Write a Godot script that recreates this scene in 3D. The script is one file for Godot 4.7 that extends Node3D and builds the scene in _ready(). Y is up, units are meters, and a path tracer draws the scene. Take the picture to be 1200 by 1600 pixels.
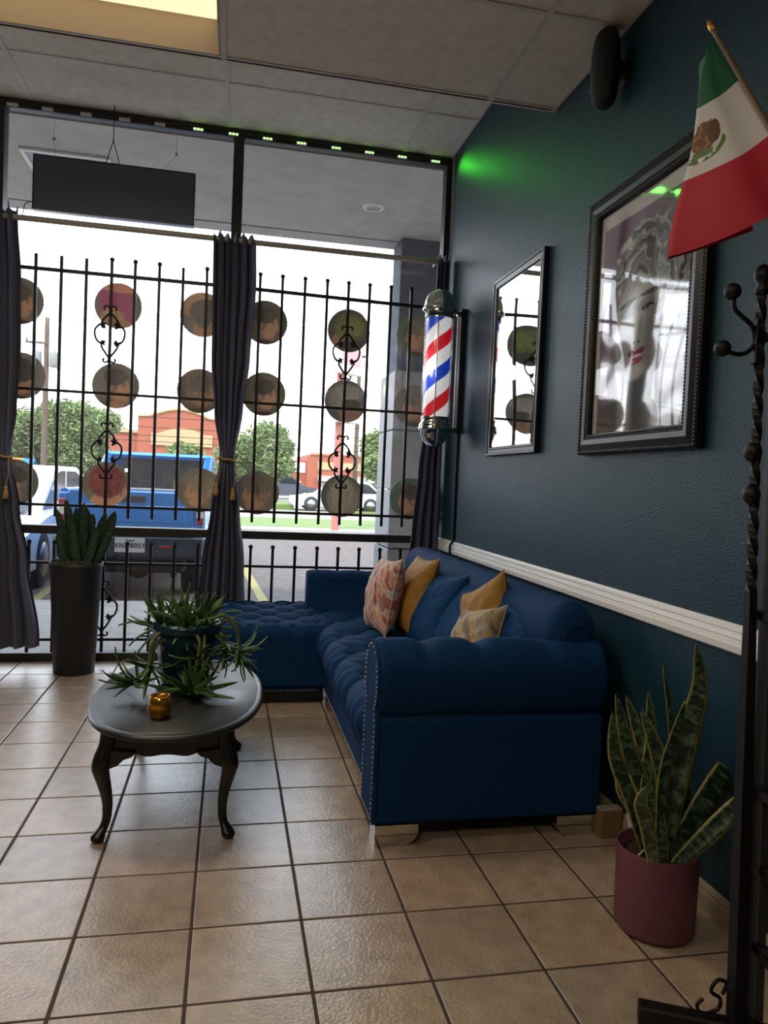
extends Node3D
# A barber shop's waiting corner: a blue tufted sectional by a barred shop window, street outside.

const CAM := Vector3(0.3681, 1.2606, 1.4632)
const TURN := Vector3(-0.0390, -0.2063, 0.0431)
const FOCAL := 1159.65          # in pixels of the 1200x1600 frame
const WX := 1.834               # face of the right wall
const WZ := -3.735              # plane of the window glass
const CEIL := 3.078             # suspended ceiling over the room
const CEIL2 := 3.573            # raised bay by the window
const LOT := -0.15              # parking lot level
const TILE := 0.306

var look := Basis.from_euler(TURN)
var M := {}
var taken := {}
var rng := RandomNumberGenerator.new()

# ---------------------------------------------------------------- helpers
func pt(u: float, v: float, axis: int, value: float) -> Vector3:   # where the sight line of a pixel meets a plane
	var d := look * Vector3((u - 600.0) / FOCAL, (800.0 - v) / FOCAL, -1.0)
	return CAM + d * ((value - CAM[axis]) / d[axis])

func S() -> SurfaceTool:
	var st := SurfaceTool.new()
	st.begin(Mesh.PRIMITIVE_TRIANGLES)
	st.set_uv(Vector2.ZERO)
	return st

func smooth(st: SurfaceTool, on: bool) -> void:
	st.set_smooth_group(0 if on else -1)

func numbered(called: String) -> String:
	if not taken.has(called):
		taken[called] = 0
		return called
	taken[called] += 1
	return "%s_%03d" % [called, taken[called]]

func commit(st: SurfaceTool) -> ArrayMesh:
	st.generate_normals()
	return st.commit()

func put(called: String, mesh: Mesh, m: Material, parent: Node = null) -> MeshInstance3D:
	var o := MeshInstance3D.new()
	o.name = called if parent else numbered(called)
	o.mesh = mesh
	o.material_override = m
	if parent:
		parent.add_child(o, true)
	else:
		add_child(o, true)
	return o

func part(called: String, st: SurfaceTool, m: Material, parent: Node = null) -> MeshInstance3D:
	return put(called, commit(st), m, parent)

func thing(called: String, label: String, category: String, at := Vector3.ZERO, turn := 0.0, group := "") -> Node3D:
	var o := Node3D.new()
	o.name = numbered(called)
	add_child(o, true)
	o.position = at
	o.rotation.y = turn
	tag(o, label, category, group)
	return o

func tag(o: Node, label: String, category: String, group := "") -> void:
	o.set_meta("label", label)
	o.set_meta("category", category)
	if group != "":
		o.set_meta("group", group)

func setting(called: String, label := "") -> Node3D:
	var o := Node3D.new()
	o.name = called
	add_child(o, true)
	o.set_meta("kind", "structure")
	if label != "":
		o.set_meta("label", label)
	return o

func stuff(o: Node) -> Node:
	o.set_meta("kind", "stuff")
	return o

func c8(r: float, g: float, b: float, a := 1.0) -> Color:
	return Color(r / 255.0, g / 255.0, b / 255.0, a)

func mat(color: Color, rough := 0.6, metal := 0.0, spec := 0.5) -> StandardMaterial3D:
	var m := StandardMaterial3D.new()
	m.albedo_color = color
	m.roughness = rough
	m.metallic = metal
	m.metallic_specular = spec
	return m

func noise(freq: float, octaves: int, sd: int, size := 256, ramp: Gradient = null, kind := FastNoiseLite.TYPE_SIMPLEX_SMOOTH) -> NoiseTexture2D:
	var n := FastNoiseLite.new()
	n.noise_type = kind
	n.frequency = freq
	n.fractal_octaves = octaves
	n.seed = sd
	var t := NoiseTexture2D.new()
	t.width = size
	t.height = size
	t.seamless = true
	t.noise = n
	if ramp:
		t.color_ramp = ramp
	return t

func ramp2(a: Color, b: Color, c: Color) -> Gradient:
	var g := Gradient.new()
	g.set_color(0, a)
	g.set_color(1, c)
	g.add_point(0.5, b)
	return g

func tri(st: SurfaceTool, a: Vector3, b: Vector3, c: Vector3, out: Vector3) -> void:
	if (b - a).cross(c - a).dot(out) > 0.0:
		var k := b
		b = c
		c = k
	st.add_vertex(a)
	st.add_vertex(b)
	st.add_vertex(c)

func quad(st: SurfaceTool, a: Vector3, b: Vector3, c: Vector3, d: Vector3, out: Vector3) -> void:
	tri(st, a, b, c, out)
	tri(st, a, c, d, out)

func box(st: SurfaceTool, lo: Vector3, hi: Vector3, ch := 0.0, xf := Transform3D.IDENTITY) -> void:
	# a box between two corners, its edges chamfered by ch
	smooth(st, false)
	var mid := (lo + hi) * 0.5
	var h := (hi - lo).abs() * 0.5
	ch = minf(ch, minf(h.x, minf(h.y, h.z)) * 0.95)
	var vx := func(s: Vector3, ax: int) -> Vector3:
		var p := Vector3(s.x * (h.x - ch), s.y * (h.y - ch), s.z * (h.z - ch))
		p[ax] = s[ax] * h[ax]
		return xf * (mid + p)
	var o := xf.basis
	for ax in 3:
		var a1 := (ax + 1) % 3
		var a2 := (ax + 2) % 3
		for sg in [-1.0, 1.0]:
			var q := []
			for k in [[-1.0, -1.0], [1.0, -1.0], [1.0, 1.0], [-1.0, 1.0]]:
				var s := Vector3.ZERO
				s[ax] = sg
				s[a1] = k[0]
				s[a2] = k[1]
				q.append(vx.call(s, ax))
			var nrm := Vector3.ZERO
			nrm[ax] = sg
			quad(st, q[0], q[1], q[2], q[3], o * nrm)
	if ch <= 0.0:
		return
	for ax in 3:
		var a1 := (ax + 1) % 3
		var a2 := (ax + 2) % 3
		for s1 in [-1.0, 1.0]:
			for s2 in [-1.0, 1.0]:
				var s := Vector3.ZERO
				s[a1] = s1
				s[a2] = s2
				var t := s
				s[ax] = -1.0
				t[ax] = 1.0
				var nrm := s + t
				quad(st, vx.call(s, a1), vx.call(t, a1), vx.call(t, a2), vx.call(s, a2), o * nrm)
	for sx in [-1.0, 1.0]:
		for sy in [-1.0, 1.0]:
			for sz in [-1.0, 1.0]:
				var s := Vector3(sx, sy, sz)
				tri(st, vx.call(s, 0), vx.call(s, 1), vx.call(s, 2), o * s)

func cbox(st: SurfaceTool, c: Vector3, size: Vector3, ch := 0.0, xf := Transform3D.IDENTITY) -> void:
	box(st, c - size * 0.5, c + size * 0.5, ch, xf)

func grid(st: SurfaceTool, nu: int, nv: int, f: Callable, flip := false) -> void:
	# a smooth sheet f(u, v), both from 0 to 1
	smooth(st, true)
	var p := []
	for j in nv + 1:
		var row := PackedVector3Array()
		for i in nu + 1:
			row.append(f.call(float(i) / nu, float(j) / nv))
		p.append(row)
	for j in nv:
		for i in nu:
			var a := [[i, j], [i + 1, j], [i + 1, j + 1], [i, j], [i + 1, j + 1], [i, j + 1]]
			for k in 6:
				var e: Array = a[5 - k] if flip else a[k]
				st.set_uv(Vector2(float(e[0]) / nu, float(e[1]) / nv))
				st.add_vertex(p[e[1]][e[0]])

func lathe(st: SurfaceTool, prof: Array, segs := 32, xf := Transform3D.IDENTITY, sm := true) -> void:
	# prof: [radius, height] from the bottom up
	smooth(st, sm)
	for k in prof.size() - 1:
		for i in segs:
			var a := TAU * i / segs
			var b := TAU * (i + 1) / segs
			var r0: float = prof[k][0]
			var y0: float = prof[k][1]
			var r1: float = prof[k + 1][0]
			var y1: float = prof[k + 1][1]
			var q := [Vector3(r0 * cos(a), y0, r0 * sin(a)), Vector3(r0 * cos(b), y0, r0 * sin(b)), Vector3(r1 * cos(b), y1, r1 * sin(b)), Vector3(r1 * cos(a), y1, r1 * sin(a))]
			var uv := [Vector2(float(i) / segs, float(k) / prof.size()), Vector2(float(i + 1) / segs, float(k) / prof.size()), Vector2(float(i + 1) / segs, float(k + 1) / prof.size()), Vector2(float(i) / segs, float(k + 1) / prof.size())]
			var order := [0, 1, 2, 0, 2, 3]
			if r0 < 1e-6:
				order = [0, 2, 3]
			elif r1 < 1e-6:
				order = [0, 1, 2]
			for e in order:
				st.set_uv(uv[e])
				st.add_vertex(xf * q[e])

func tube(st: SurfaceTool, pts: Array, rad, sides := 8, caps := true, sm := true) -> void:
	# rad: one radius or one for each point
	smooth(st, sm)
	var n := pts.size()
	var rings := []
	var up := Vector3.UP
	for i in n:
		var t: Vector3 = (pts[mini(i + 1, n - 1)] - pts[maxi(i - 1, 0)]).normalized()
		if i == 0:
			up = Vector3.UP if absf(t.y) < 0.9 else Vector3.RIGHT
		var side := t.cross(up).normalized()
		up = side.cross(t).normalized()
		var r: float = rad[i] if rad is Array else rad
		var ring := []
		for k in sides:
			var a := TAU * (k + 0.5) / sides
			ring.append(pts[i] + (side * cos(a) + up * sin(a)) * r)
		rings.append(ring)
	for i in n - 1:
		for k in sides:
			var k2 := (k + 1) % sides
			var mid: Vector3 = (pts[i] + pts[i + 1]) * 0.5
			quad(st, rings[i][k], rings[i][k2], rings[i + 1][k2], rings[i + 1][k], (rings[i][k] + rings[i + 1][k2]) * 0.5 - mid)
	if caps:
		smooth(st, false)
		for e in [0, n - 1]:
			var out: Vector3 = pts[e] - pts[1 if e == 0 else n - 2]
			for k in range(1, sides - 1):
				tri(st, rings[e][0], rings[e][k], rings[e][k + 1], out)

func bar(st: SurfaceTool, a: Vector3, b: Vector3, w: float) -> void:
	tube(st, [a, b], w * 0.7071, 4, true, false)

func extrude(st: SurfaceTool, poly: PackedVector2Array, z0: float, z1: float, xf := Transform3D.IDENTITY, sm := false) -> void:
	var idx := Geometry2D.triangulate_polygon(poly)
	smooth(st, false)
	for k in range(0, idx.size(), 3):
		for e in [[z0, -1.0], [z1, 1.0]]:
			var a := poly[idx[k]]
			var b := poly[idx[k + 1]]
			var c := poly[idx[k + 2]]
			tri(st, xf * Vector3(a.x, a.y, e[0]), xf * Vector3(b.x, b.y, e[0]), xf * Vector3(c.x, c.y, e[0]), xf.basis * Vector3(0, 0, e[1] * signf(z1 - z0)))
	smooth(st, sm)
	var turn := -1.0 if Geometry2D.is_polygon_clockwise(poly) else 1.0
	for k in poly.size():
		var a := poly[k]
		var b := poly[(k + 1) % poly.size()]
		var nrm := Vector3(b.y - a.y, a.x - b.x, 0) * turn
		quad(st, xf * Vector3(a.x, a.y, z0), xf * Vector3(b.x, b.y, z0), xf * Vector3(b.x, b.y, z1), xf * Vector3(a.x, a.y, z1), xf.basis * nrm)

func ball(st: SurfaceTool, c: Vector3, r: float, segs := 12, sq := 1.0) -> void:
	var prof := []
	var n := maxi(4, segs / 2)
	for k in n + 1:
		var a := PI * k / n - PI / 2
		prof.append([maxf(0.0, cos(a) * r), sin(a) * r * sq])
	lathe(st, prof, segs, Transform3D(Basis.IDENTITY, c))

func spline(p: Array, n := 8) -> Array:
	# a smooth line through the points
	var out := []
	for i in p.size() - 1:
		var a: Vector3 = p[maxi(i - 1, 0)]
		var b: Vector3 = p[i]
		var c: Vector3 = p[i + 1]
		var d: Vector3 = p[mini(i + 2, p.size() - 1)]
		for k in n:
			out.append(b.cubic_interpolate(c, a, d, float(k) / n))
	out.append(p[-1])
	return out

func picture(img: Image) -> ImageTexture:
	return ImageTexture.create_from_image(img)

func lerp_at(tab: Array, x: float) -> float:
	# tab: [x, y] pairs, x falling or rising
	var up: bool = tab[0][0] < tab[-1][0]
	for k in tab.size() - 1:
		var a: Array = tab[k]
		var b: Array = tab[k + 1]
		if (x <= b[0]) if up else (x >= b[0]):
			var t := clampf((x - a[0]) / (b[0] - a[0]), 0.0, 1.0)
			t = t * t * (3.0 - 2.0 * t)
			return lerpf(a[1], b[1], t)
	return tab[-1][1]

# ---------------------------------------------------------------- camera, light, materials
func make_view() -> void:
	var cam := Camera3D.new()
	cam.name = "camera"
	add_child(cam)
	cam.position = CAM
	cam.rotation = TURN
	cam.fov = rad_to_deg(2.0 * atan(800.0 / FOCAL))
	cam.near = 0.05
	cam.far = 600.0
	cam.current = true
	var sky := ProceduralSkyMaterial.new()
	sky.sky_top_color = Color(0.80, 0.87, 0.94)
	sky.sky_horizon_color = Color(0.97, 0.97, 0.97)
	sky.sky_curve = 0.25
	sky.ground_horizon_color = Color(0.6, 0.6, 0.58)
	sky.ground_bottom_color = Color(0.35, 0.34, 0.33)
	sky.sky_energy_multiplier = 1.0
	sky.ground_energy_multiplier = 0.6
	sky.energy_multiplier = 1.0
	var env := Environment.new()
	env.background_mode = Environment.BG_SKY
	env.sky = Sky.new()
	env.sky.sky_material = sky
	env.background_energy_multiplier = 2.8
	env.tonemap_mode = Environment.TONE_MAPPER_LINEAR
	env.tonemap_exposure = 2.2
	env.sdfgi_enabled = true
	env.ssao_enabled = true
	env.ssil_enabled = true
	var we := WorldEnvironment.new()
	we.name = "environment"
	we.environment = env
	add_child(we)
	# hazy sun, high behind the shop: it lights the street and the fronts across it, never the room
	var sun := DirectionalLight3D.new()
	sun.name = "sun"
	sun.light_color = Color(1.0, 0.95, 0.87)
	sun.light_energy = 0.7
	sun.light_angular_distance = 4.0
	sun.shadow_enabled = true
	sun.sky_mode = DirectionalLight3D.SKY_MODE_LIGHT_ONLY
	add_child(sun)
	sun.rotation = Vector3(deg_to_rad(-58), deg_to_rad(-28), 0)

func make_materials() -> void:
	var t := mat(Color.WHITE, 0.3)
	# glazed stone-look floor tile: mottled beige, uneven glaze
	var tile_mottle := noise(0.008, 5, 3, 512, ramp2(c8(164, 145, 128), c8(184, 166, 149), c8(200, 184, 167)))
	var tile_relief := noise(0.06, 4, 8, 512)
	M.tiles = []
	for k in 4:
		t = mat([c8(255, 250, 245), c8(243, 238, 232), c8(250, 243, 232), c8(236, 232, 228)][k], 0.3, 0.0, 0.66)
		t.clearcoat_enabled = true
		t.clearcoat = 1.0
		t.clearcoat_roughness = 0.3
		t.albedo_texture = tile_mottle
		t.uv1_triplanar = true
		t.uv1_world_triplanar = true
		t.uv1_scale = Vector3(2.1, 2.1, 2.1)
		t.uv1_offset = Vector3(k * 0.37, 0, k * 0.21)
		t.heightmap_enabled = true
		t.heightmap_texture = tile_relief
		t.heightmap_scale = 0.2
		M.tiles.append(t)
	M.grout = mat(c8(70, 60, 54), 0.9)
	# painted drywall with an orange-peel roller texture
	t = mat(c8(27, 57, 72), 0.42, 0.0, 0.35)
	t.uv1_triplanar = true
	t.uv1_world_triplanar = true
	t.uv1_scale = Vector3(3.5, 3.5, 3.5)
	t.heightmap_enabled = true
	t.heightmap_texture = noise(0.055, 3, 21, 512)
	t.heightmap_scale = 0.1
	M.wall = t
	M.wall_pale = mat(c8(150, 152, 152), 0.7)
	M.facade = mat(c8(140, 132, 125), 0.9)
	# mineral-fibre ceiling tiles
	t = mat(Color.WHITE, 0.9)
	t.albedo_texture = noise(0.02, 4, 5, 256, ramp2(c8(214, 209, 198), c8(226, 221, 211), c8(232, 228, 219)))
	t.uv1_triplanar = true
	t.uv1_world_triplanar = true
	t.uv1_scale = Vector3(2, 2, 2)
	t.heightmap_enabled = true
	t.heightmap_texture = noise(0.16, 2, 6, 256)
	t.heightmap_scale = 0.15
	M.ceiling = t
	M.tbar = mat(c8(205, 202, 196), 0.5)
	M.trim = mat(c8(240, 240, 240), 0.35)
	M.baseboard = mat(c8(176, 160, 142), 0.45)
	M.frame = mat(c8(38, 35, 33), 0.45, 0.0)
	M.iron = mat(c8(20, 19, 20), 0.5, 0.3)
	M.chrome = mat(c8(205, 205, 200), 0.07, 1.0)
	M.steel = mat(c8(150, 148, 145), 0.32, 1.0)
	M.gold = mat(c8(176, 140, 74), 0.55)
	M.rod = mat(c8(176, 168, 152), 0.4, 0.2)
	# glass: a little dust on the upper lights, dark film on the lower ones
	t = mat(c8(200, 200, 198, 0.05), 0.1)
	t.transparency = BaseMaterial3D.TRANSPARENCY_ALPHA
	M.glass = t
	t = mat(c8(60, 62, 72, 0.15), 0.09)
	t.transparency = BaseMaterial3D.TRANSPARENCY_ALPHA
	M.glass_film = t
	t = mat(c8(240, 245, 245, 0.04), 0.02)
	t.transparency = BaseMaterial3D.TRANSPARENCY_ALPHA
	M.clear = t
	# cloth
	t = mat(c8(86, 88, 108), 0.75)
	t.rim_enabled = true
	t.rim = 0.15
	M.curtain = t
	t = mat(c8(6, 50, 92), 0.8, 0.0, 0.3)
	t.rim_enabled = true
	t.rim = 0.35
	t.rim_tint = 1.0
	t.uv1_triplanar = true
	t.uv1_world_triplanar = true
	t.uv1_scale = Vector3(3, 3, 3)
	t.heightmap_enabled = true
	t.heightmap_texture = noise(0.03, 4, 31, 256)
	t.heightmap_scale = 0.12
	M.velvet = t
	t = mat(c8(10, 60, 108), 0.75, 0.0, 0.3)
	t.rim_enabled = true
	t.rim = 0.35
	t.rim_tint = 1.0
	t.uv1_triplanar = true
	t.uv1_scale = Vector3(5, 5, 5)
	t.heightmap_enabled = true
	t.heightmap_texture = noise(0.02, 4, 32, 256)
	t.heightmap_scale = 0.5
	M.navy = t
	t = mat(c8(156, 112, 38), 0.7)
	t.rim_enabled = true
	t.rim = 0.3
	t.rim_tint = 0.7
	t.uv1_triplanar = true
	t.uv1_scale = Vector3(5, 5, 5)
	t.heightmap_enabled = true
	t.heightmap_texture = M.navy.heightmap_texture
	t.heightmap_scale = 0.5
	M.mustard = t
	M.black_wood = mat(c8(19, 18, 19), 0.34)
	M.table_top = mat(c8(34, 33, 34), 0.3)
	var worn := noise(0.006, 4, 44, 512, ramp2(Color(0.75, 0.75, 0.75), Color(0.95, 0.95, 0.95), Color(1, 1, 1)))
	M.table_top.roughness_texture = worn
	M.table_top.roughness = 0.42
	M.table_top.uv1_triplanar = true
	M.table_top.uv1_scale = Vector3(1.5, 1.5, 1.5)
	M.rubber = mat(c8(24, 24, 25), 0.8)
	M.soil = mat(c8(64, 44, 32), 0.95)
	M.soil.heightmap_enabled = true
	M.soil.heightmap_texture = noise(0.08, 3, 51, 256)
	M.soil.heightmap_scale = 1.5
	M.soil.uv1_triplanar = true
	M.soil.uv1_scale = Vector3(6, 6, 6)
	M.white_plastic = mat(c8(222, 222, 218), 0.45)
	M.black_plastic = mat(c8(26, 27, 30), 0.5)

# ---------------------------------------------------------------- the room
func make_room() -> void:
	# floor: slab with grout, then every tile
	var fl := setting("floor", "beige glazed ceramic tile floor with dark grout")
	var st := S()
	box(st, Vector3(-3.75, -0.14, WZ - 0.12), Vector3(2.0, -0.0022, 5.6))
	part("grout_bed", st, M.grout, fl)
	st = S()
	box(st, Vector3(0.0044, -0.009, 0.0044), Vector3(TILE - 0.0044, 0.0, TILE - 0.0044), 0.0018)
	var tile_mesh := commit(st)
	var rest := S()
	rng.seed = 11
	for i in range(-12, 6):
		for j in range(-13, 18):
			var at := Vector3(i * TILE, 0, j * TILE)
			if at.z < WZ - 0.25 or at.x < -3.7:
				continue
			if j <= 1 and i >= -12:
				var o := put("tile", tile_mesh, M.tiles[rng.randi() % 4], fl)
				o.position = at
			else:
				rest.append_from(tile_mesh, 0, Transform3D(Basis.IDENTITY, at))
	stuff(put("more_tiles", rest.commit(), M.tiles[0], fl))
	# walls
	var w := setting("wall_right", "teal painted wall with orange-peel texture")
	st = S()
	box(st, Vector3(WX, -0.1, WZ - 0.08), Vector3(2.02, 3.8, 5.6))
	part("painted_wall", st, M.wall, w)
	w = setting("wall_left")
	st = S()
	box(st, Vector3(-3.9, -0.1, WZ - 0.08), Vector3(-3.66, 3.8, 5.6))
	part("painted_wall", st, M.wall, w)
	w = setting("wall_back")
	st = S()
	box(st, Vector3(-3.9, -0.1, 5.4), Vector3(2.02, 3.8, 5.6))
	part("painted_wall", st, M.wall, w)
	w = setting("wall_front")
	st = S()
	box(st, Vector3(-9.0, -0.1, WZ - 0.1), Vector3(-2.62, CEIL2, WZ + 0.1))
	box(st, Vector3(WX, -0.2, WZ - 0.1), Vector3(9.0, CEIL2 + 0.3, WZ + 0.1))
	part("painted_wall", st, M.facade, w)
	st = S()
	box(st, Vector3(-9.0, CEIL2 + 0.03, WZ - 0.15), Vector3(9.0, 5.6, WZ + 0.15))
	part("parapet", st, M.facade, w)
	# ceilings
	var ce := setting("ceiling", "suspended ceiling of pale mineral tiles on a metal grid")
	var tb := S()
	var xs := [-3.66, -2.15, -0.935, 0.28, 1.505, WX]
	var z := -1.935
	var rows := [z, -1.275]
	while rows[-1] < 5.4:
		rows.append(minf(rows[-1] + 0.61, 5.4))
	for r in rows.size() - 1:
		for c in xs.size() - 1:
			if c == 2 and r in [0, 6] or c == 1 and r == 3:
				continue
			st = S()
			box(st, Vector3(xs[c] + 0.004, CEIL + 0.005, rows[r] + 0.004), Vector3(xs[c + 1] - 0.004, CEIL + 0.02, rows[r + 1] - 0.004), 0.002)
			part("ceiling_tile", st, M.ceiling, ce)
	for r in rows.size():
		box(tb, Vector3(-3.66, CEIL, rows[r] - 0.012), Vector3(WX, CEIL + 0.005, rows[r] + 0.012))
	for c in xs.size():
		box(tb, Vector3(xs[c] - 0.012, CEIL - 0.0005, -1.947), Vector3(xs[c] + 0.012, CEIL + 0.005, 5.4))
	var xs2 := [-3.66, -2.15, -0.936, 0.271, 1.487, WX]
	var zs2 := [WZ - 0.03, -3.125, -2.515, -1.9]
	for r in 3:
		for c in 5:
			st = S()
			box(st, Vector3(xs2[c] + 0.004, CEIL2 + 0.005, zs2[r] + 0.004), Vector3(xs2[c + 1] - 0.004, CEIL2 + 0.02, zs2[r + 1] - 0.004), 0.002)
			part("ceiling_tile", st, M.ceiling, ce)
	for r in 4:
		box(tb, Vector3(-3.66, CEIL2, zs2[r] - 0.012), Vector3(WX, CEIL2 + 0.005, zs2[r] + 0.012))
	for c in 6:
		box(tb, Vector3(xs2[c] - 0.012, CEIL2 - 0.0005, WZ), Vector3(xs2[c] + 0.012, CEIL2 + 0.005, -1.9))
	part("t_bar_grid", tb, M.tbar, ce)
	st = S()
	box(st, Vector3(-3.66, CEIL + 0.0, -1.96), Vector3(WX, CEIL2 + 0.1, -1.936))
	part("riser", st, M.ceiling, ce)
	st = S()
	box(st, Vector3(-3.9, CEIL2 + 0.05, WZ - 0.1), Vector3(2.02, CEIL2 + 0.2, 5.6))
	part("roof_slab", st, M.facade, ce)
	# ceiling lights: a deep housing with the glowing panel up inside
	troffer(-0.935, 0.28, -1.935, -1.275, "recessed ceiling light panel with warm glow beside the ceiling step")
	troffer(-0.935, 0.28, rows[6], rows[7], "unseen recessed light panel added as fill over the middle of the shop")  # behind the camera, added to fill the room with light
	troffer(-2.15, -0.935, rows[3], rows[4], "unseen recessed light panel added as fill over the left side of the shop")  # out of view too, a second panel added to brighten the room
	# chair rail and baseboard: moulded profiles run along the right wall
	moulding("trim_1", [[0.0, 0.0], [0.012, 0.0], [0.02, 0.006], [0.022, 0.026], [0.016, 0.03], [0.016, 0.036], [0.012, 0.038], [0.012, 0.044], [0.016, 0.046], [0.014, 0.056], [0.008, 0.058], [0.008, 0.064], [0.012, 0.066], [0.011, 0.076], [0.005, 0.083], [0.0, 0.085]], 0.808, M.trim, [[WZ + 0.1, -2.0], [-2.0, -0.83], [-0.83, 5.4]], "white moulded chair rail along the teal wall", "rail_length")
	moulding("baseboard_right", [[0.0, 0.0], [0.013, 0.0], [0.013, 0.055], [0.009, 0.062], [0.009, 0.07], [0.005, 0.078], [0.0, 0.086]], 0.0, M.baseboard, [[WZ + 0.1, -0.9], [-0.9, 5.4]], "tan moulded baseboard", "board_length")

func moulding(called: String, prof: Array, y: float, m: Material, runs: Array, label: String, piece: String) -> void:
	var o := setting(called, label)
	for r in runs:
		var st := S()
		var poly := PackedVector2Array()
		for q in prof:
			poly.append(Vector2(q[0], q[1]))
		# profile x grows away from the wall (towards -x), run along z
		extrude(st, poly, 0.0, r[1] - r[0] - 0.0015, Transform3D(Basis(Vector3(-1, 0, 0), Vector3(0, 1, 0), Vector3(0, 0, 1)), Vector3(WX, y, r[0])))
		part(piece, st, m, o)

func troffer(x0: float, x1: float, z0: float, z1: float, label: String) -> void:
	var o := thing("ceiling_light", label, "ceiling light", Vector3((x0 + x1) * 0.5, CEIL, (z0 + z1) * 0.5), 0.0, "recessed ceiling lights")
	var hx := (x1 - x0) * 0.5 - 0.022
	var hz := (z1 - z0) * 0.5 - 0.022
	if not M.has("housing"):
		M.housing = mat(c8(176, 162, 150), 0.5)
		M.glow = mat(c8(250, 240, 220), 0.6)
		M.glow.emission_enabled = true
		M.glow.emission = Color(1.0, 0.9, 0.7)
		M.glow.emission_energy_multiplier = 0.55
	var st := S()
	for s in [-1.0, 1.0]:
		box(st, Vector3(s * hx, 0.0, -hz - 0.012), Vector3(s * (hx + 0.012), 0.17, hz + 0.012))
		box(st, Vector3(-hx, 0.0, s * hz), Vector3(hx, 0.17, s * (hz + 0.012)))
	box(st, Vector3(-hx, 0.15, -hz), Vector3(hx, 0.17, hz))
	part("housing", st, M.housing, o)
	st = S()
	box(st, Vector3(-hx + 0.012, 0.14, -hz + 0.012), Vector3(hx - 0.012, 0.15, hz - 0.012))
	part("light_panel", st, M.glow, o)
	var l := AreaLight3D.new()
	l.name = "panel_light"
	l.area_size = Vector2(2.0 * hx - 0.04, 2.0 * hz - 0.04)
	l.light_color = Color(1.0, 0.93, 0.84)
	l.light_energy = 1.1
	l.shadow_enabled = true
	o.add_child(l)
	l.position = Vector3(0, -0.002, 0)
	l.rotation.x = -PI / 2

func make_window() -> void:
	var w := setting("window_1", "storefront window with dark metal mullions and rails")
	var z0 := WZ - 0.05
	var z1 := WZ + 0.05
	var mulls := [-2.6, -1.125, 0.353, WX - 0.022]
	var st: SurfaceTool
	for k in 4:
		st = S()
		var hw := 0.034 if k < 3 else 0.018
		box(st, Vector3(mulls[k] - hw, 0.0, z0), Vector3(mulls[k] + hw, CEIL2, z1), 0.004)
		part("mullion", st, M.frame, w)
	for k in 3:
		var a: float = mulls[k] + 0.034
		var b: float = mulls[k + 1] - (0.034 if k < 2 else 0.018)
		for r in [[0.0, 0.055, "sill"], [0.838, 0.893, "sash_rail"], [CEIL2 - 0.04, CEIL2, "head_rail"]]:
			st = S()
			box(st, Vector3(a, r[0], z0), Vector3(b, r[1], z1), 0.004)
			part(r[2], st, M.frame, w)
		st = S()
		box(st, Vector3(a, 0.055, WZ - 0.003), Vector3(b, 0.838, WZ + 0.003))
		part("lower_pane", st, M.glass_film, w)
		st = S()
		box(st, Vector3(a, 0.893, WZ - 0.003), Vector3(b, CEIL2 - 0.04, WZ + 0.003))
		part("upper_pane", st, M.glass, w)

# ---------------------------------------------------------------- what hangs on the window
func scroll(st: SurfaceTool, at: Vector3) -> void:
	# a wrought double scroll: two heart halves with leaf collars, round a bar
	for s in [-1.0, 1.0]:
		var c := func(x: float, y: float) -> Vector3: return at + Vector3(x * s, y, 0.012)
		tube(st, spline([c.call(0.0, 0.135), c.call(0.03, 0.105), c.call(0.05, 0.075), c.call(0.048, 0.045), c.call(0.03, 0.035)], 5), 0.0066, 6)
		tube(st, spline([c.call(0.03, 0.066), c.call(0.06, 0.056), c.call(0.088, 0.03), c.call(0.092, -0.005), c.call(0.08, -0.042), c.call(0.056, -0.062), c.call(0.03, -0.066)], 5), 0.0066, 6)
		tube(st, spline([c.call(0.03, -0.045), c.call(0.046, -0.06), c.call(0.048, -0.085), c.call(0.03, -0.115), c.call(0.004, -0.15)], 5), 0.0066, 6)
		for y in [0.16, -0.165]:
			var d := 1.0 if y > 0.0 else -1.0
			tube(st, spline([c.call(0.0, y), c.call(0.016, y + d * 0.016), c.call(0.034, y + d * 0.014), c.call(0.037, y - d * 0.002), c.call(0.028, y - d * 0.003)], 4), 0.0058, 6)
		for e in [[0.044, 0.058], [0.044, -0.06]]:
			ball(st, c.call(e[0], e[1]), 0.015, 8, 0.8)
			for a in 5:
				var ang := TAU * a / 5.0 + 0.5
				var p: Vector3 = c.call(e[0], e[1])
				tube(st, [p, p + Vector3(cos(ang), sin(ang), 0.0) * 0.026], [0.009, 0.002], 5)
	ball(st, at + Vector3(0, 0.15, 0.01), 0.012, 8, 1.4)
	ball(st, at + Vector3(0, -0.155, 0.01), 0.012, 8, 1.4)

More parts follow.
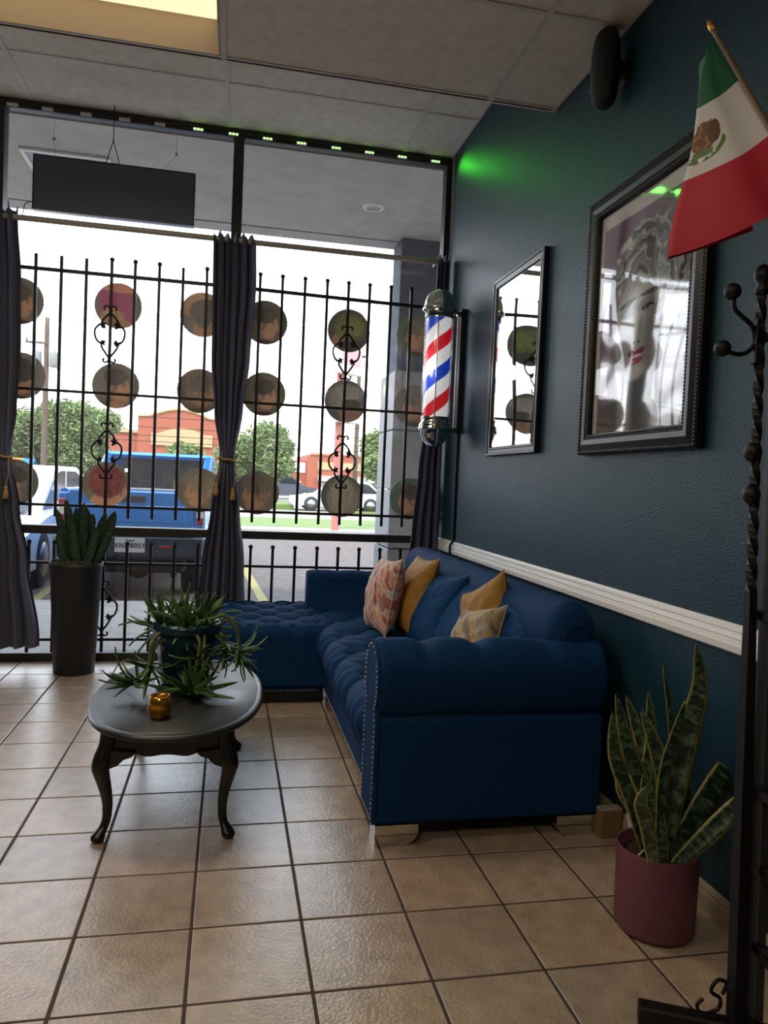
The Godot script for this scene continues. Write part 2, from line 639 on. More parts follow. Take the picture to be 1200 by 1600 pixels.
func make_grilles() -> void:
	var zb := -3.654
	var up := [[-0.878, 0], [-0.726, 0], [-0.576, 0], [-0.422, 1], [-0.278, 1], [-0.127, 1], [0.023, 0], [0.175, 1], [0.523, 1], [0.672, 1], [0.824, 1], [0.976, 1], [1.123, 1], [1.271, 1], [1.421, 1], [1.568, 1]]
	var bays := [[-1.09, 0.318, "left of the middle post", 0, 8, -0.422], [0.388, WX - 0.04, "beside the teal wall", 8, 16, 1.123]]
	var bm := {}
	for e in [["tall_0", 1.66], ["tall_1", 1.66], ["low_1", 0.71]]:
		var st := S()
		bar(st, Vector3.ZERO, Vector3(0, e[1], 0), 0.018)
		if e[0] != "tall_0":
			ball(st, Vector3(0, e[1] + 0.008, 0), 0.0155, 10)
		bm[e[0]] = commit(st)
	for b in bays:
		for low in [false, true]:
			var o := thing("security_grille", "black wrought iron %s window grille with scrollwork %s" % ["lower" if low else "upper", b[2]], "window grille", Vector3(0, 0, zb))
			for r in ([0.655, 0.152] if low else [2.525, 1.763, 1.028]):
				var st := S()
				bar(st, Vector3(b[0], r, -0.004), Vector3(b[1], r - (0.02 if r == 2.525 and b[3] == 8 else 0.0), -0.004), 0.021 if r == 2.525 else 0.017)
				part("rail", st, M.iron, o)
			for k in range(b[3], b[4]):
				var q := put("bar", bm["low_1" if low else ("tall_%d" % up[k][1])], M.iron, o)
				q.position = Vector3(up[k][0], 0.07 if low else 0.955, 0.004)
			for y in ([0.365] if low else [2.145, 1.395]):
				var st := S()
				scroll(st, Vector3(b[5], y, 0.006))
				part("scroll", st, M.iron, o)
			for e in [b[0] + 0.004, b[1] - 0.004]:
				for y in ([0.655, 0.152] if low else [2.525, 1.028]):
					var st := S()
					box(st, Vector3(e - 0.02, y - 0.02, -0.036), Vector3(e + 0.02, y + 0.02, -0.004), 0.003)
					part("mounting_plate", st, M.iron, o)

func portrait(kind: Dictionary, n := 176) -> ImageTexture:
	# a generic head of hair printed on a round sticker; shapes are ellipses in the unit disc, later ones over earlier ones
	var img := Image.create(n, n, false, Image.FORMAT_RGB8)
	var nz := FastNoiseLite.new()
	nz.seed = kind.get("seed", 1)
	nz.frequency = 0.05
	var shapes: Array = kind.shapes
	for j in n:
		for i in n:
			var x := (i + 0.5) / n * 2.0 - 1.0
			var y := 1.0 - (j + 0.5) / n * 2.0
			var k := nz.get_noise_2d(i, j)
			var c: Color = kind.back
			c = c.lightened(0.06 * k) if k > 0.0 else c.darkened(-0.12 * k)
			for s in shapes:
				var dx: float = x - s[0]
				var dy: float = y - s[1]
				var a: float = s[4]
				var px := dx * cos(a) + dy * sin(a)
				var py := dy * cos(a) - dx * sin(a)
				var d: float = (px / s[2]) ** 2.0 + (py / s[3]) ** 2.0 + (s[6] * nz.get_noise_2d(i * 2.0 + 90.0, j * 2.0) if s.size() > 6 else 0.0)
				if d < 1.06:
					var col: Color = s[5]
					if s.size() > 6:   # strands of hair
						col = col.lightened(clampf(0.28 * nz.get_noise_2d(px * 300.0, py * 40.0) + 0.05, 0.0, 0.3)).darkened(clampf(-0.5 * nz.get_noise_2d(px * 300.0, py * 40.0), 0.0, 0.35))
					c = c.lerp(col, clampf((1.06 - d) / 0.1, 0.0, 1.0))
			img.set_pixel(i, j, c.lerp(c8(214, 204, 190), 0.5))   # pale haze mixed into the print, standing in for daylight through the film
	return picture(img)

func head(skin: Color, hair: Color, face: float, size := 1.0, oy := 0.0, style := 0) -> Array:
	# face: -1 looks to the left of the print, 1 to the right, 0 away
	var dark := skin.darkened(0.25)
	var out := [[0.02 * face, -0.85 + oy, 0.36 * size, 0.6 * size, 0.1 * face, dark], [0.0, -1.15 + oy, 0.8 * size, 0.35, 0.0, hair.darkened(0.5)]]
	out.append([0.1 * face, -0.1 + oy, 0.44 * size, 0.6 * size, 0.12 * face, skin])
	if face != 0.0:
		out.append([0.5 * face * size, -0.18 + oy, 0.09 * size, 0.13 * size, 0.5 * face, skin])      # nose
		out.append([0.42 * face * size, -0.42 + oy, 0.07, 0.045, 0.0, dark.lerp(c8(150, 70, 70), 0.4)]) # mouth
		out.append([0.33 * face * size, 0.04 + oy, 0.09, 0.028, 0.0, hair.darkened(0.2)])               # brow
		out.append([0.34 * face * size, -0.06 + oy, 0.06, 0.028, 0.0, c8(50, 40, 38)])                  # eye
		out.append([-0.22 * face * size, -0.02 + oy, 0.3 * size, 0.34 * size, 0.0, hair.lerp(skin, 0.45), 0.2])
	else:
		out.append([-0.47 * size, -0.2 + oy, 0.1, 0.16, 0.0, skin])
		out.append([0.47 * size, -0.2 + oy, 0.1, 0.16, 0.0, skin])
	out.append([-0.02 * face, 0.34 + oy, (0.5 if style == 0 else 0.58) * size, (0.36 if style == 0 else 0.52) * size, 0.14 * face, hair, 0.35])
	if style == 2:
		out.append([0.0, 0.05 + oy, 0.52 * size, 0.62 * size, 0.0, hair, 0.5])
	if face != 0.0:
		out.append([-0.16 * face * size, -0.16 + oy, 0.09, 0.15, 0.15 * face, skin.darkened(0.08)])     # ear
	return out

func make_decals() -> void:
	var sk := c8(196, 150, 120)
	var sk2 := c8(176, 128, 100)
	var blk := c8(44, 38, 36)
	var brn := c8(78, 60, 46)
	var grey := c8(120, 118, 112)
	var olive := c8(104, 104, 82)
	var list := [
		[30, 470, "boy with side-swept brown hair", {"back": grey, "shapes": head(sk, brn, 1.0)}],
		[33, 587, "dark-haired man bowing his head", {"back": grey, "shapes": head(sk2, blk, 0.0, 1.0, -0.1, 1)}],
		[22, 753, "man with a slick dark side part", {"back": c8(92, 92, 88), "shapes": head(sk, blk, -1.0)}],
		[185, 478, "pale curls before a bright magenta panel", {"back": c8(178, 58, 128), "shapes": [[0.0, 0.9, 1.2, 0.32, -0.06, c8(226, 150, 124)], [0.95, -0.1, 0.34, 1.2, 0.0, c8(120, 122, 122)], [-0.98, -0.1, 0.22, 1.2, 0.0, c8(120, 112, 112)], [-0.25, -0.62, 0.5, 0.52, 0.0, c8(198, 158, 110), 0.5], [0.0, -1.0, 0.9, 0.4, 0.0, c8(176, 130, 98)]]}],
		[181, 603, "man with a dark quiff", {"back": grey, "shapes": head(sk, c8(66, 66, 76), 1.0, 1.05, 0.05) + [[0.1, -0.78, 0.5, 0.22, 0.5, sk]]}],
		[165, 757, "red dyed crop seen from the crown", {"back": c8(120, 112, 100), "seed": 4, "shapes": [[0.05, -0.75, 0.72, 0.42, 0.1, c8(206, 152, 116)], [0.82, -0.35, 0.14, 0.24, 0.0, c8(200, 140, 110)], [0.05, 0.12, 0.78, 0.72, 0.0, c8(124, 34, 42), 0.4], [0.0, 0.3, 0.5, 0.5, 0.3, c8(150, 44, 48), 0.8]]}],
		[317, 492, "dark hair tapering to a point at the nape", {"back": c8(198, 158, 122), "shapes": [[-0.8, -0.6, 0.6, 0.5, 0.6, c8(112, 112, 118)], [0.3, -0.7, 0.7, 0.7, 0.0, c8(186, 140, 110)], [0.15, 0.2, 0.74, 0.5, 0.1, c8(92, 88, 82), 0.3], [0.0, -0.2, 0.34, 0.42, 0.2, c8(92, 88, 82), 0.3], [0.2, 0.95, 1.2, 0.25, -0.05, c8(206, 164, 124)]]}],
		[312, 611, "close-cropped man in profile with sharp temple line", {"back": c8(112, 100, 88), "shapes": head(sk2, c8(88, 80, 72), 1.0, 1.1)}],
		[312, 766, "boy with a pale textured fringe facing left", {"back": c8(120, 112, 96), "shapes": head(sk, c8(142, 126, 100), -1.0, 1.1)}],
		[415, 504, "young man with a thick brown fringe facing right", {"back": c8(86, 86, 78), "shapes": head(sk, c8(58, 48, 42), 1.0, 1.05)}],
		[412, 616, "young man with a black pompadour before yellow-green", {"back": olive, "shapes": head(sk, blk, 1.0, 1.0)}],
		[402, 770, "man with a buzz cut and beard facing left", {"back": c8(96, 92, 82), "shapes": head(sk2, c8(84, 74, 64), -1.0, 1.2)}],
		[545, 517, "shaggy green-dyed hair seen from behind", {"back": c8(78, 80, 76), "seed": 9, "shapes": [[-0.35, -0.6, 0.45, 0.5, 0.2, c8(170, 128, 100)], [0.05, 0.15, 0.7, 0.62, 0.2, c8(98, 122, 52), 0.8], [0.3, 0.2, 0.4, 0.4, 0.0, c8(132, 150, 66), 0.9], [0.35, -0.8, 0.8, 0.4, 0.0, c8(60, 60, 60)]]}],
		[540, 627, "tousled silver grey hair on a dark-browed head", {"back": c8(98, 98, 98), "seed": 12, "shapes": [[0.2, -0.6, 0.5, 0.5, 0.0, c8(170, 132, 108)], [0.0, 0.35, 0.82, 0.42, 0.1, c8(172, 168, 166), 0.9], [0.25, -0.15, 0.42, 0.25, 0.0, c8(62, 58, 56), 0.4], [-0.5, 0.0, 0.3, 0.4, 0.3, c8(150, 146, 140), 0.9]]}],
		[534, 775, "ash blond hair combed down from the crown", {"back": c8(76, 92, 84), "seed": 15, "shapes": [[0.05, -0.1, 0.8, 0.95, 0.0, c8(150, 138, 120), 0.7], [0.05, 0.05, 0.5, 0.8, 0.0, c8(176, 164, 142), 0.9]]}],
		[662, 525, "pale head before a green ground", {"back": c8(92, 112, 92), "shapes": head(sk, c8(130, 118, 98), -1.0, 1.0)}],
		[660, 635, "head with short grey hair beside the pole", {"back": c8(116, 116, 112), "shapes": head(sk, c8(120, 112, 104), -1.0, 1.0)}],
		[657, 780, "dark head before a deep green ground", {"back": c8(62, 92, 84), "shapes": head(sk2, blk, -1.0, 1.0)}],
	]
	var st := S()
	var n := 48
	smooth(st, false)
	for i in n:
		var a := TAU * i / n
		var b := TAU * (i + 1) / n
		for f in [[0.0, -1.0], [0.0012, 1.0]]:
			var v := [Vector3(0, 0, f[0]), Vector3(cos(a) * 0.149, sin(a) * 0.149, f[0]), Vector3(cos(b) * 0.149, sin(b) * 0.149, f[0])]
			var o := [0, 2, 1] if f[1] > 0.0 else [0, 1, 2]
			for k in o:
				st.set_uv(Vector2(v[k].x / 0.298 + 0.5, 0.5 - v[k].y / 0.298))
				st.add_vertex(v[k])
	var disc := commit(st)
	for e in list:
		var m := mat(Color.WHITE, 0.4)
		m.albedo_texture = portrait(e[3])
		m.backlight_enabled = true
		m.backlight = Color(1, 1, 1)
		var o := put("window_decal", disc, m)
		o.position = pt(e[0], e[1], 2, WZ + 0.0045)
		if o.position.x + 0.149 > WX - 0.042:
			o.position.x = WX - 0.193
		tag(o, "round haircut sticker on the window showing " + e[2], "window decal", "round haircut stickers on the window glass")

func curtain(label: String, left: Array, right: Array, y0: float, y1: float, folds: float, tie_y: float, z: float) -> void:
	# left / right: [height, x] of the two edges
	var o := thing("curtain", label, "curtain", Vector3(0, 0, z), 0.0, "charcoal curtains at the shop window")
	var st := S()
	rng.seed = int(folds * 13)
	var ph := rng.randf() * 6.0
	var f := func(u: float, v: float) -> Vector3:
		var y := lerpf(y1, y0, v)
		var xl := lerp_at(left, y)
		var xr := lerp_at(right, y)
		var wdt := xr - xl
		var a := TAU * folds * u + ph + 0.5 * sin(y * 2.1 + u * 4.0)
		var deep := clampf(0.028 + 0.05 * (wdt - 0.15), 0.014, 0.05)
		var x := xl + wdt * u + 0.22 * wdt / folds * sin(a * 2.0 + 0.6) * 0.5
		var zz := deep * (sin(a) + 0.3 * sin(a * 1.7 + y * 1.4))
		if tie_y > 0.0:   # gathered round the tie
			var g := exp(-pow((y - tie_y) / 0.22, 2.0))
			zz = lerpf(zz, 0.045 * sqrt(maxf(0.0, 1.0 - pow(2.0 * u - 1.0, 2.0))) + 0.008 * sin(a), g)
		var top := 0.0
		if v < 0.0001:
			top = 0.02 * sin(a * 1.0 + 1.0) + 0.008 * sin(a * 2.3)
		return Vector3(x, y + top, zz)
	grid(st, int(folds * 14), 56, f)
	part("cloth", st, M.curtain, o)
	st = S()
	var f2 := func(u: float, v: float) -> Vector3: return f.call(u, v) + Vector3(0, 0, -0.006)
	grid(st, int(folds * 14), 56, f2, true)
	part("lining", st, M.curtain, o)
	if tie_y > 0.0:
		var xl := lerp_at(left, tie_y)
		var xr := lerp_at(right, tie_y)
		var ring := []
		for k in 25:
			var a := TAU * k / 24.0
			ring.append(Vector3((xl + xr) * 0.5 + cos(a) * ((xr - xl) * 0.5 + 0.012), tie_y + 0.004 * sin(a * 6.0) - 0.01 * cos(a), 0.012 + sin(a) * 0.055))
		st = S()
		tube(st, ring, 0.0065, 8)
		var tie := part("tieback_cord", st, M.gold, o)
		for e in [[xl + 0.0, -0.16], [xr + 0.005, -0.19]]:
			st = S()
			var top := Vector3(e[0], tie_y, 0.05)
			var low := Vector3(e[0] - 0.012, tie_y + e[1], 0.055)
			tube(st, spline([top, (top + low) * 0.5 + Vector3(0.008, 0, 0.004), low], 5), 0.003, 6)
			lathe(st, [[0.0, 0.004], [0.011, 0.0], [0.012, -0.014], [0.009, -0.02], [0.014, -0.034], [0.017, -0.075], [0.0, -0.078]], 12, Transform3D(Basis.IDENTITY, low))
			part("tassel", st, M.gold, tie)

func make_curtains() -> void:
	var z := -3.56
	var e := func(list: Array) -> Array:
		var r := []
		for q in list:
			var p := pt(q[0], q[1], 2, z)
			r.append([p.y, p.x])
		return r
	curtain("charcoal curtain gathered at the middle window post with tasselled gold tie", e.call([[333, 372], [331, 450], [329, 560], [334, 640], [343, 712], [330, 790], [316, 880], [306, 960], [300, 1030]]), e.call([[400, 374], [400, 450], [391, 560], [380, 640], [367, 714], [374, 790], [380, 880], [381, 960], [382, 1030]]), 0.06, 2.83, 5.5, 1.37, z)
	curtain("charcoal curtain with gold tie behind the tall black planter", e.call([[-70, 325], [-70, 520], [-60, 640], [-22, 708], [-45, 800], [-70, 1010]]), e.call([[27, 334], [32, 440], [32, 560], [26, 640], [16, 708], [30, 790], [44, 880], [60, 1000]]), 0.12, 2.86, 6.5, 1.33, z)
	curtain("charcoal curtain hanging in the corner behind the barber pole", e.call([[683, 405], [676, 520], [664, 640], [652, 740], [642, 830], [634, 890], [625, 1000]]), [[2.9, WX - 0.02], [0.0, WX - 0.02]], 0.06, 2.83, 3.5, 0.0, z)
	# rods
	for r in [[-1.14, 0.30, "left of the middle post"], [0.40, 1.74, "between the middle post and the teal wall"]]:
		var o := thing("curtain_rod", "metal curtain rod " + r[2], "curtain rod", Vector3(0, 2.805, -3.575))
		var st := S()
		tube(st, [Vector3(r[0] - 0.06, 0, 0), Vector3(r[1], 0, 0)], 0.018, 12)
		part("rod", st, M.rod, o)
		for x in [r[0] - 0.03, r[1] - 0.012]:
			st = S()
			box(st, Vector3(x - 0.008, -0.012, -0.11), Vector3(x + 0.008, 0.012, 0.0), 0.002)
			part("bracket", st, M.frame, o)

func make_sign() -> void:
	var a := pt(52, 240, 2, -3.6)
	var b := pt(303, 355, 2, -3.6)
	var o := thing("hanging_sign", "dark back of a hanging window sign box on thin wires", "sign", Vector3((a.x + b.x) * 0.5, b.y, -3.6))
	var hw := (b.x - a.x) * 0.5
	var h := a.y - b.y + 0.0
	var st := S()
	box(st, Vector3(-hw + 0.006, 0.006, -0.03), Vector3(hw - 0.006, h - 0.006, 0.004), 0.002)
	part("back_panel", st, mat(c8(92, 98, 112), 0.6), o)
	st = S()
	box(st, Vector3(-hw, 0, -0.036), Vector3(hw, 0.008, 0.008), 0.002)
	part("bottom_edge", st, M.steel, o)
	st = S()
	for s in [-1.0, 1.0]:
		box(st, Vector3(s * hw, 0.006, -0.036), Vector3(s * (hw - 0.008), h, 0.007), 0.002)
	box(st, Vector3(-hw, h - 0.008, -0.036), Vector3(hw, h, 0.007), 0.002)
	part("edge_frame", st, M.black_plastic, o)
	var top := CEIL2 - o.position.y
	for q in [[-0.06, 0.24], [0.02, 0.24]]:
		st = S()
		tube(st, [Vector3(q[0], h, 0), Vector3(-0.02, h + q[1] * 0.6, 0), Vector3(-0.02, top, 0)], 0.003, 5)
		part("wire", st, M.iron, o)
	for q in [[-0.36, -0.39], [0.28, 0.36]]:
		st = S()
		tube(st, [Vector3(q[0], h, 0), Vector3(q[1], h + 0.12, -0.06), Vector3(q[1], top - 0.1, -0.084)], 0.0012, 4)
		ball(st, Vector3(q[1], h + 0.14, -0.084), 0.01, 8)
		part("wire", st, M.steel, o)
	st = S()
	tube(st, spline([Vector3(-hw, 0.05, 0), Vector3(-hw - 0.04, 0.03, 0.0), Vector3(-hw - 0.05, -0.02, 0.0), Vector3(-hw - 0.07, -0.08, 0.0)], 5), 0.003, 6)
	part("power_cord", st, M.iron, o)

func make_leds() -> void:
	var o := thing("led_strip", "strip of small LED modules along the window head, some glowing green", "light strip", Vector3(0, 3.535, -3.69))
	var st := S()
	box(st, Vector3(-1.4, -0.016, -0.006), Vector3(WX - 0.01, 0.016, 0.002), 0.002)
	part("backing", st, M.frame, o)
	st = S()
	var cord := []
	for k in 60:
		cord.append(Vector3(-1.35 + k * 0.0538, 0.004 + 0.008 * sin(k * 1.3), 0.006))
	tube(st, cord, 0.0022, 5)
	part("lead", st, M.iron, o)
	var green := mat(c8(190, 255, 170), 0.4)
	green.emission_enabled = true
	green.emission = Color(0.66, 1.0, 0.5)
	green.emission_energy_multiplier = 1.8
	var off := mat(c8(200, 200, 190), 0.4)
	st = S()
	cbox(st, Vector3(0, 0, 0.006), Vector3(0.068, 0.02, 0.008), 0.002)
	var module := commit(st)
	st = S()
	ball(st, Vector3.ZERO, 0.0075, 8, 0.7)
	var dot := commit(st)
	var u := [20, 75, 135, 195, 250, 310, 365, 418, 471, 525, 577, 628, 680]
	for k in u.size():
		var x := pt(u[k], 160.0 + u[k] * 93.0 / 680.0, 2, -3.69).x
		var mo := put("led_module", module, M.white_plastic, o)
		mo.position = Vector3(x, -0.004, 0.004)
		for d in [-0.022, 0.0, 0.022]:
			var q := put("led_light", dot, green if k >= 5 else off, mo)
			q.position = Vector3(d, 0.0, 0.011)
		if k >= 5:
			var l := SpotLight3D.new()
			l.name = "led_glow"
			l.light_color = Color(0.3, 1.0, 0.25)
			l.light_energy = 0.022 if k == u.size() - 1 else 0.006
			l.spot_range = 12.0
			l.spot_attenuation = 2.0
			l.spot_angle = 48.0
			l.spot_angle_attenuation = 0.6
			l.light_size = 0.02
			l.shadow_enabled = true
			mo.add_child(l)
			l.position = Vector3(0, 0.0, 0.03)
			l.rotation = Vector3(deg_to_rad(-42), PI, 0)      # the module looks down into the room

# ---------------------------------------------------------------- on the right wall
func make_barber_pole() -> void:
	var ax := Vector3(1.655, 0, -3.2)
	var o := thing("barber_pole", "chrome barber pole with red, white and blue spiral stripes on the wall", "barber pole", Vector3(ax.x, 1.505, ax.z))
	var h := 1.015      # whole height
	var n := 256
	var img := Image.create(64, n, false, Image.FORMAT_RGB8)
	var red := c8(206, 22, 38)
	var blue := c8(16, 62, 190)
	var white := c8(236, 236, 238)
	for j in n:
		for i in 64:
			var k := fposmod(float(j) / n / 0.6 - float(i) / 64.0 + 0.44, 1.0)
			img.set_pixel(i, j, blue if k < 0.24 else white if k < 0.5 else red if k < 0.74 else white)
	var m := mat(Color.WHITE, 0.25)
	m.albedo_texture = picture(img)
	m.emission_enabled = true        # the pole is lit from inside
	m.emission = Color.BLACK
	m.emission_texture = m.albedo_texture
	m.emission_energy_multiplier = 0.2
	m.resource_name = "lit_barber_lamp"
	var st := S()
	grid(st, 48, 2, func(u: float, v: float) -> Vector3: return Vector3(cos(u * TAU) * 0.08, lerpf(0.83, 0.19, v), sin(u * TAU) * 0.08))
	part("striped_lamp_cylinder", st, m, o)
	var gl := OmniLight3D.new()
	gl.name = "pole_lamp"
	gl.light_energy = 0.012
	gl.light_size = 0.05
	gl.omni_range = 10.0
	gl.omni_attenuation = 2.0
	gl.shadow_enabled = true
	o.add_child(gl)
	gl.position = Vector3(-0.14, 0.5, 0.1)
	st = S()
	lathe(st, [[0.087, 0.18], [0.087, 0.84]], 40)
	part("glass_tube", st, M.clear, o)
	st = S()
	lathe(st, [[0.0, 0.0], [0.022, 0.003], [0.048, 0.016], [0.072, 0.042], [0.086, 0.072], [0.092, 0.1], [0.1, 0.104], [0.107, 0.112], [0.107, 0.126], [0.101, 0.134], [0.104, 0.142], [0.099, 0.156], [0.092, 0.162], [0.092, 0.184], [0.096, 0.19], [0.09, 0.196], [0.07, 0.198]], 40)
	part("bottom_cap", st, M.chrome, o)
	st = S()
	lathe(st, [[0.07, 0.824], [0.09, 0.826], [0.094, 0.834], [0.092, 0.856], [0.1, 0.866], [0.11, 0.872], [0.114, 0.884], [0.108, 0.896], [0.1, 0.9], [0.1, 0.912], [0.096, 0.936], [0.084, 0.968], [0.064, 0.994], [0.036, 1.01], [0.0, h]], 40)
	part("top_cap", st, M.chrome, o)
	for a in [0.3, 1.9, 3.5, 5.1]:
		st = S()
		tube(st, [Vector3(cos(a) * 0.09, 0.18, sin(a) * 0.09), Vector3(cos(a) * 0.09, 0.84, sin(a) * 0.09)], 0.004, 6)
		part("tie_rod", st, M.chrome, o)
	# bracket on the wall
	var br := pt(728, 480, 0, WX)
	var d := Vector3(WX - ax.x, 0, br.z - ax.z)
	st = S()
	box(st, Vector3(d.x - 0.034, 0.098, d.z - 0.024), Vector3(d.x, 0.905, d.z + 0.024), 0.004)
	var bk := part("wall_bracket", st, M.black_plastic, o)
	st = S()
	box(st, Vector3(d.x - 0.04, 0.12, d.z - 0.05), Vector3(d.x - 0.006, 0.88, d.z - 0.026), 0.003)
	part("cover_plate", st, M.white_plastic, bk)
	for y in [0.12, 0.876]:
		st = S()
		tube(st, [Vector3(0.05, y, 0.02), Vector3(d.x - 0.02, y, d.z - 0.01)], 0.009, 8)
		tube(st, [Vector3(d.x - 0.055, y, d.z - 0.012), Vector3(d.x - 0.03, y, d.z - 0.011)], 0.017, 10)
		part("arm", st, M.chrome, o)
	st = S()
	tube(st, [Vector3(d.x - 0.01, 0.1, d.z - 0.01), Vector3(d.x - 0.01, -0.6, d.z - 0.01), Vector3(d.x - 0.03, -0.64, d.z - 0.01), Vector3(d.x - 0.03, -0.76, d.z - 0.01), Vector3(d.x - 0.01, -0.8, d.z - 0.01), Vector3(d.x - 0.01, -1.4, d.z - 0.01)], 0.0085, 8)
	part("power_cable", st, M.iron, o)

func frame_profile(st: SurfaceTool, w: float, h: float, prof: Array) -> void:
	# a mitred picture frame: prof holds [inset from the outer edge, height off the wall]
	for k in prof.size() - 1:
		smooth(st, false)
		var a: Array = prof[k]
		var b: Array = prof[k + 1]
		var ca := [Vector3(-w / 2 + a[0], -h / 2 + a[0], a[1]), Vector3(w / 2 - a[0], -h / 2 + a[0], a[1]), Vector3(w / 2 - a[0], h / 2 - a[0], a[1]), Vector3(-w / 2 + a[0], h / 2 - a[0], a[1])]
		var cb := [Vector3(-w / 2 + b[0], -h / 2 + b[0], b[1]), Vector3(w / 2 - b[0], -h / 2 + b[0], b[1]), Vector3(w / 2 - b[0], h / 2 - b[0], b[1]), Vector3(-w / 2 + b[0], h / 2 - b[0], b[1])]
		for i in 4:
			var j := (i + 1) % 4
			var side: Vector3 = (ca[i] + ca[j]) * 0.5
			side.z = 0.0
			var out = Vector3(0, 0, absf(b[0] - a[0])) + side.normalized() * (b[1] - a[1]) * -1.0
			if b[0] - a[0] < 1e-5:
				out = side.normalized() * (1.0 if b[1] > a[1] else -1.0)
			else:
				out = Vector3(0, 0, b[0] - a[0]) - side.normalized() * (-(b[1] - a[1]))
			quad(st, ca[i], ca[j], cb[j], cb[i], out)

func beads(w: float, h: float, inset: float, z: float, step: float, r: float) -> SurfaceTool:
	var one := S()
	ball(one, Vector3.ZERO, r, 6)
	var bm := commit(one)
	var st := S()
	var x := w / 2 - inset
	var y := h / 2 - inset
	for e in [[Vector3(-x, -y, z), Vector3(x, -y, z)], [Vector3(x, -y, z), Vector3(x, y, z)], [Vector3(x, y, z), Vector3(-x, y, z)], [Vector3(-x, y, z), Vector3(-x, -y, z)]]:
		var n := int(e[0].distance_to(e[1]) / step)
		for k in n:
			st.append_from(bm, 0, Transform3D(Basis.IDENTITY, e[0].lerp(e[1], float(k) / n)))
	return st

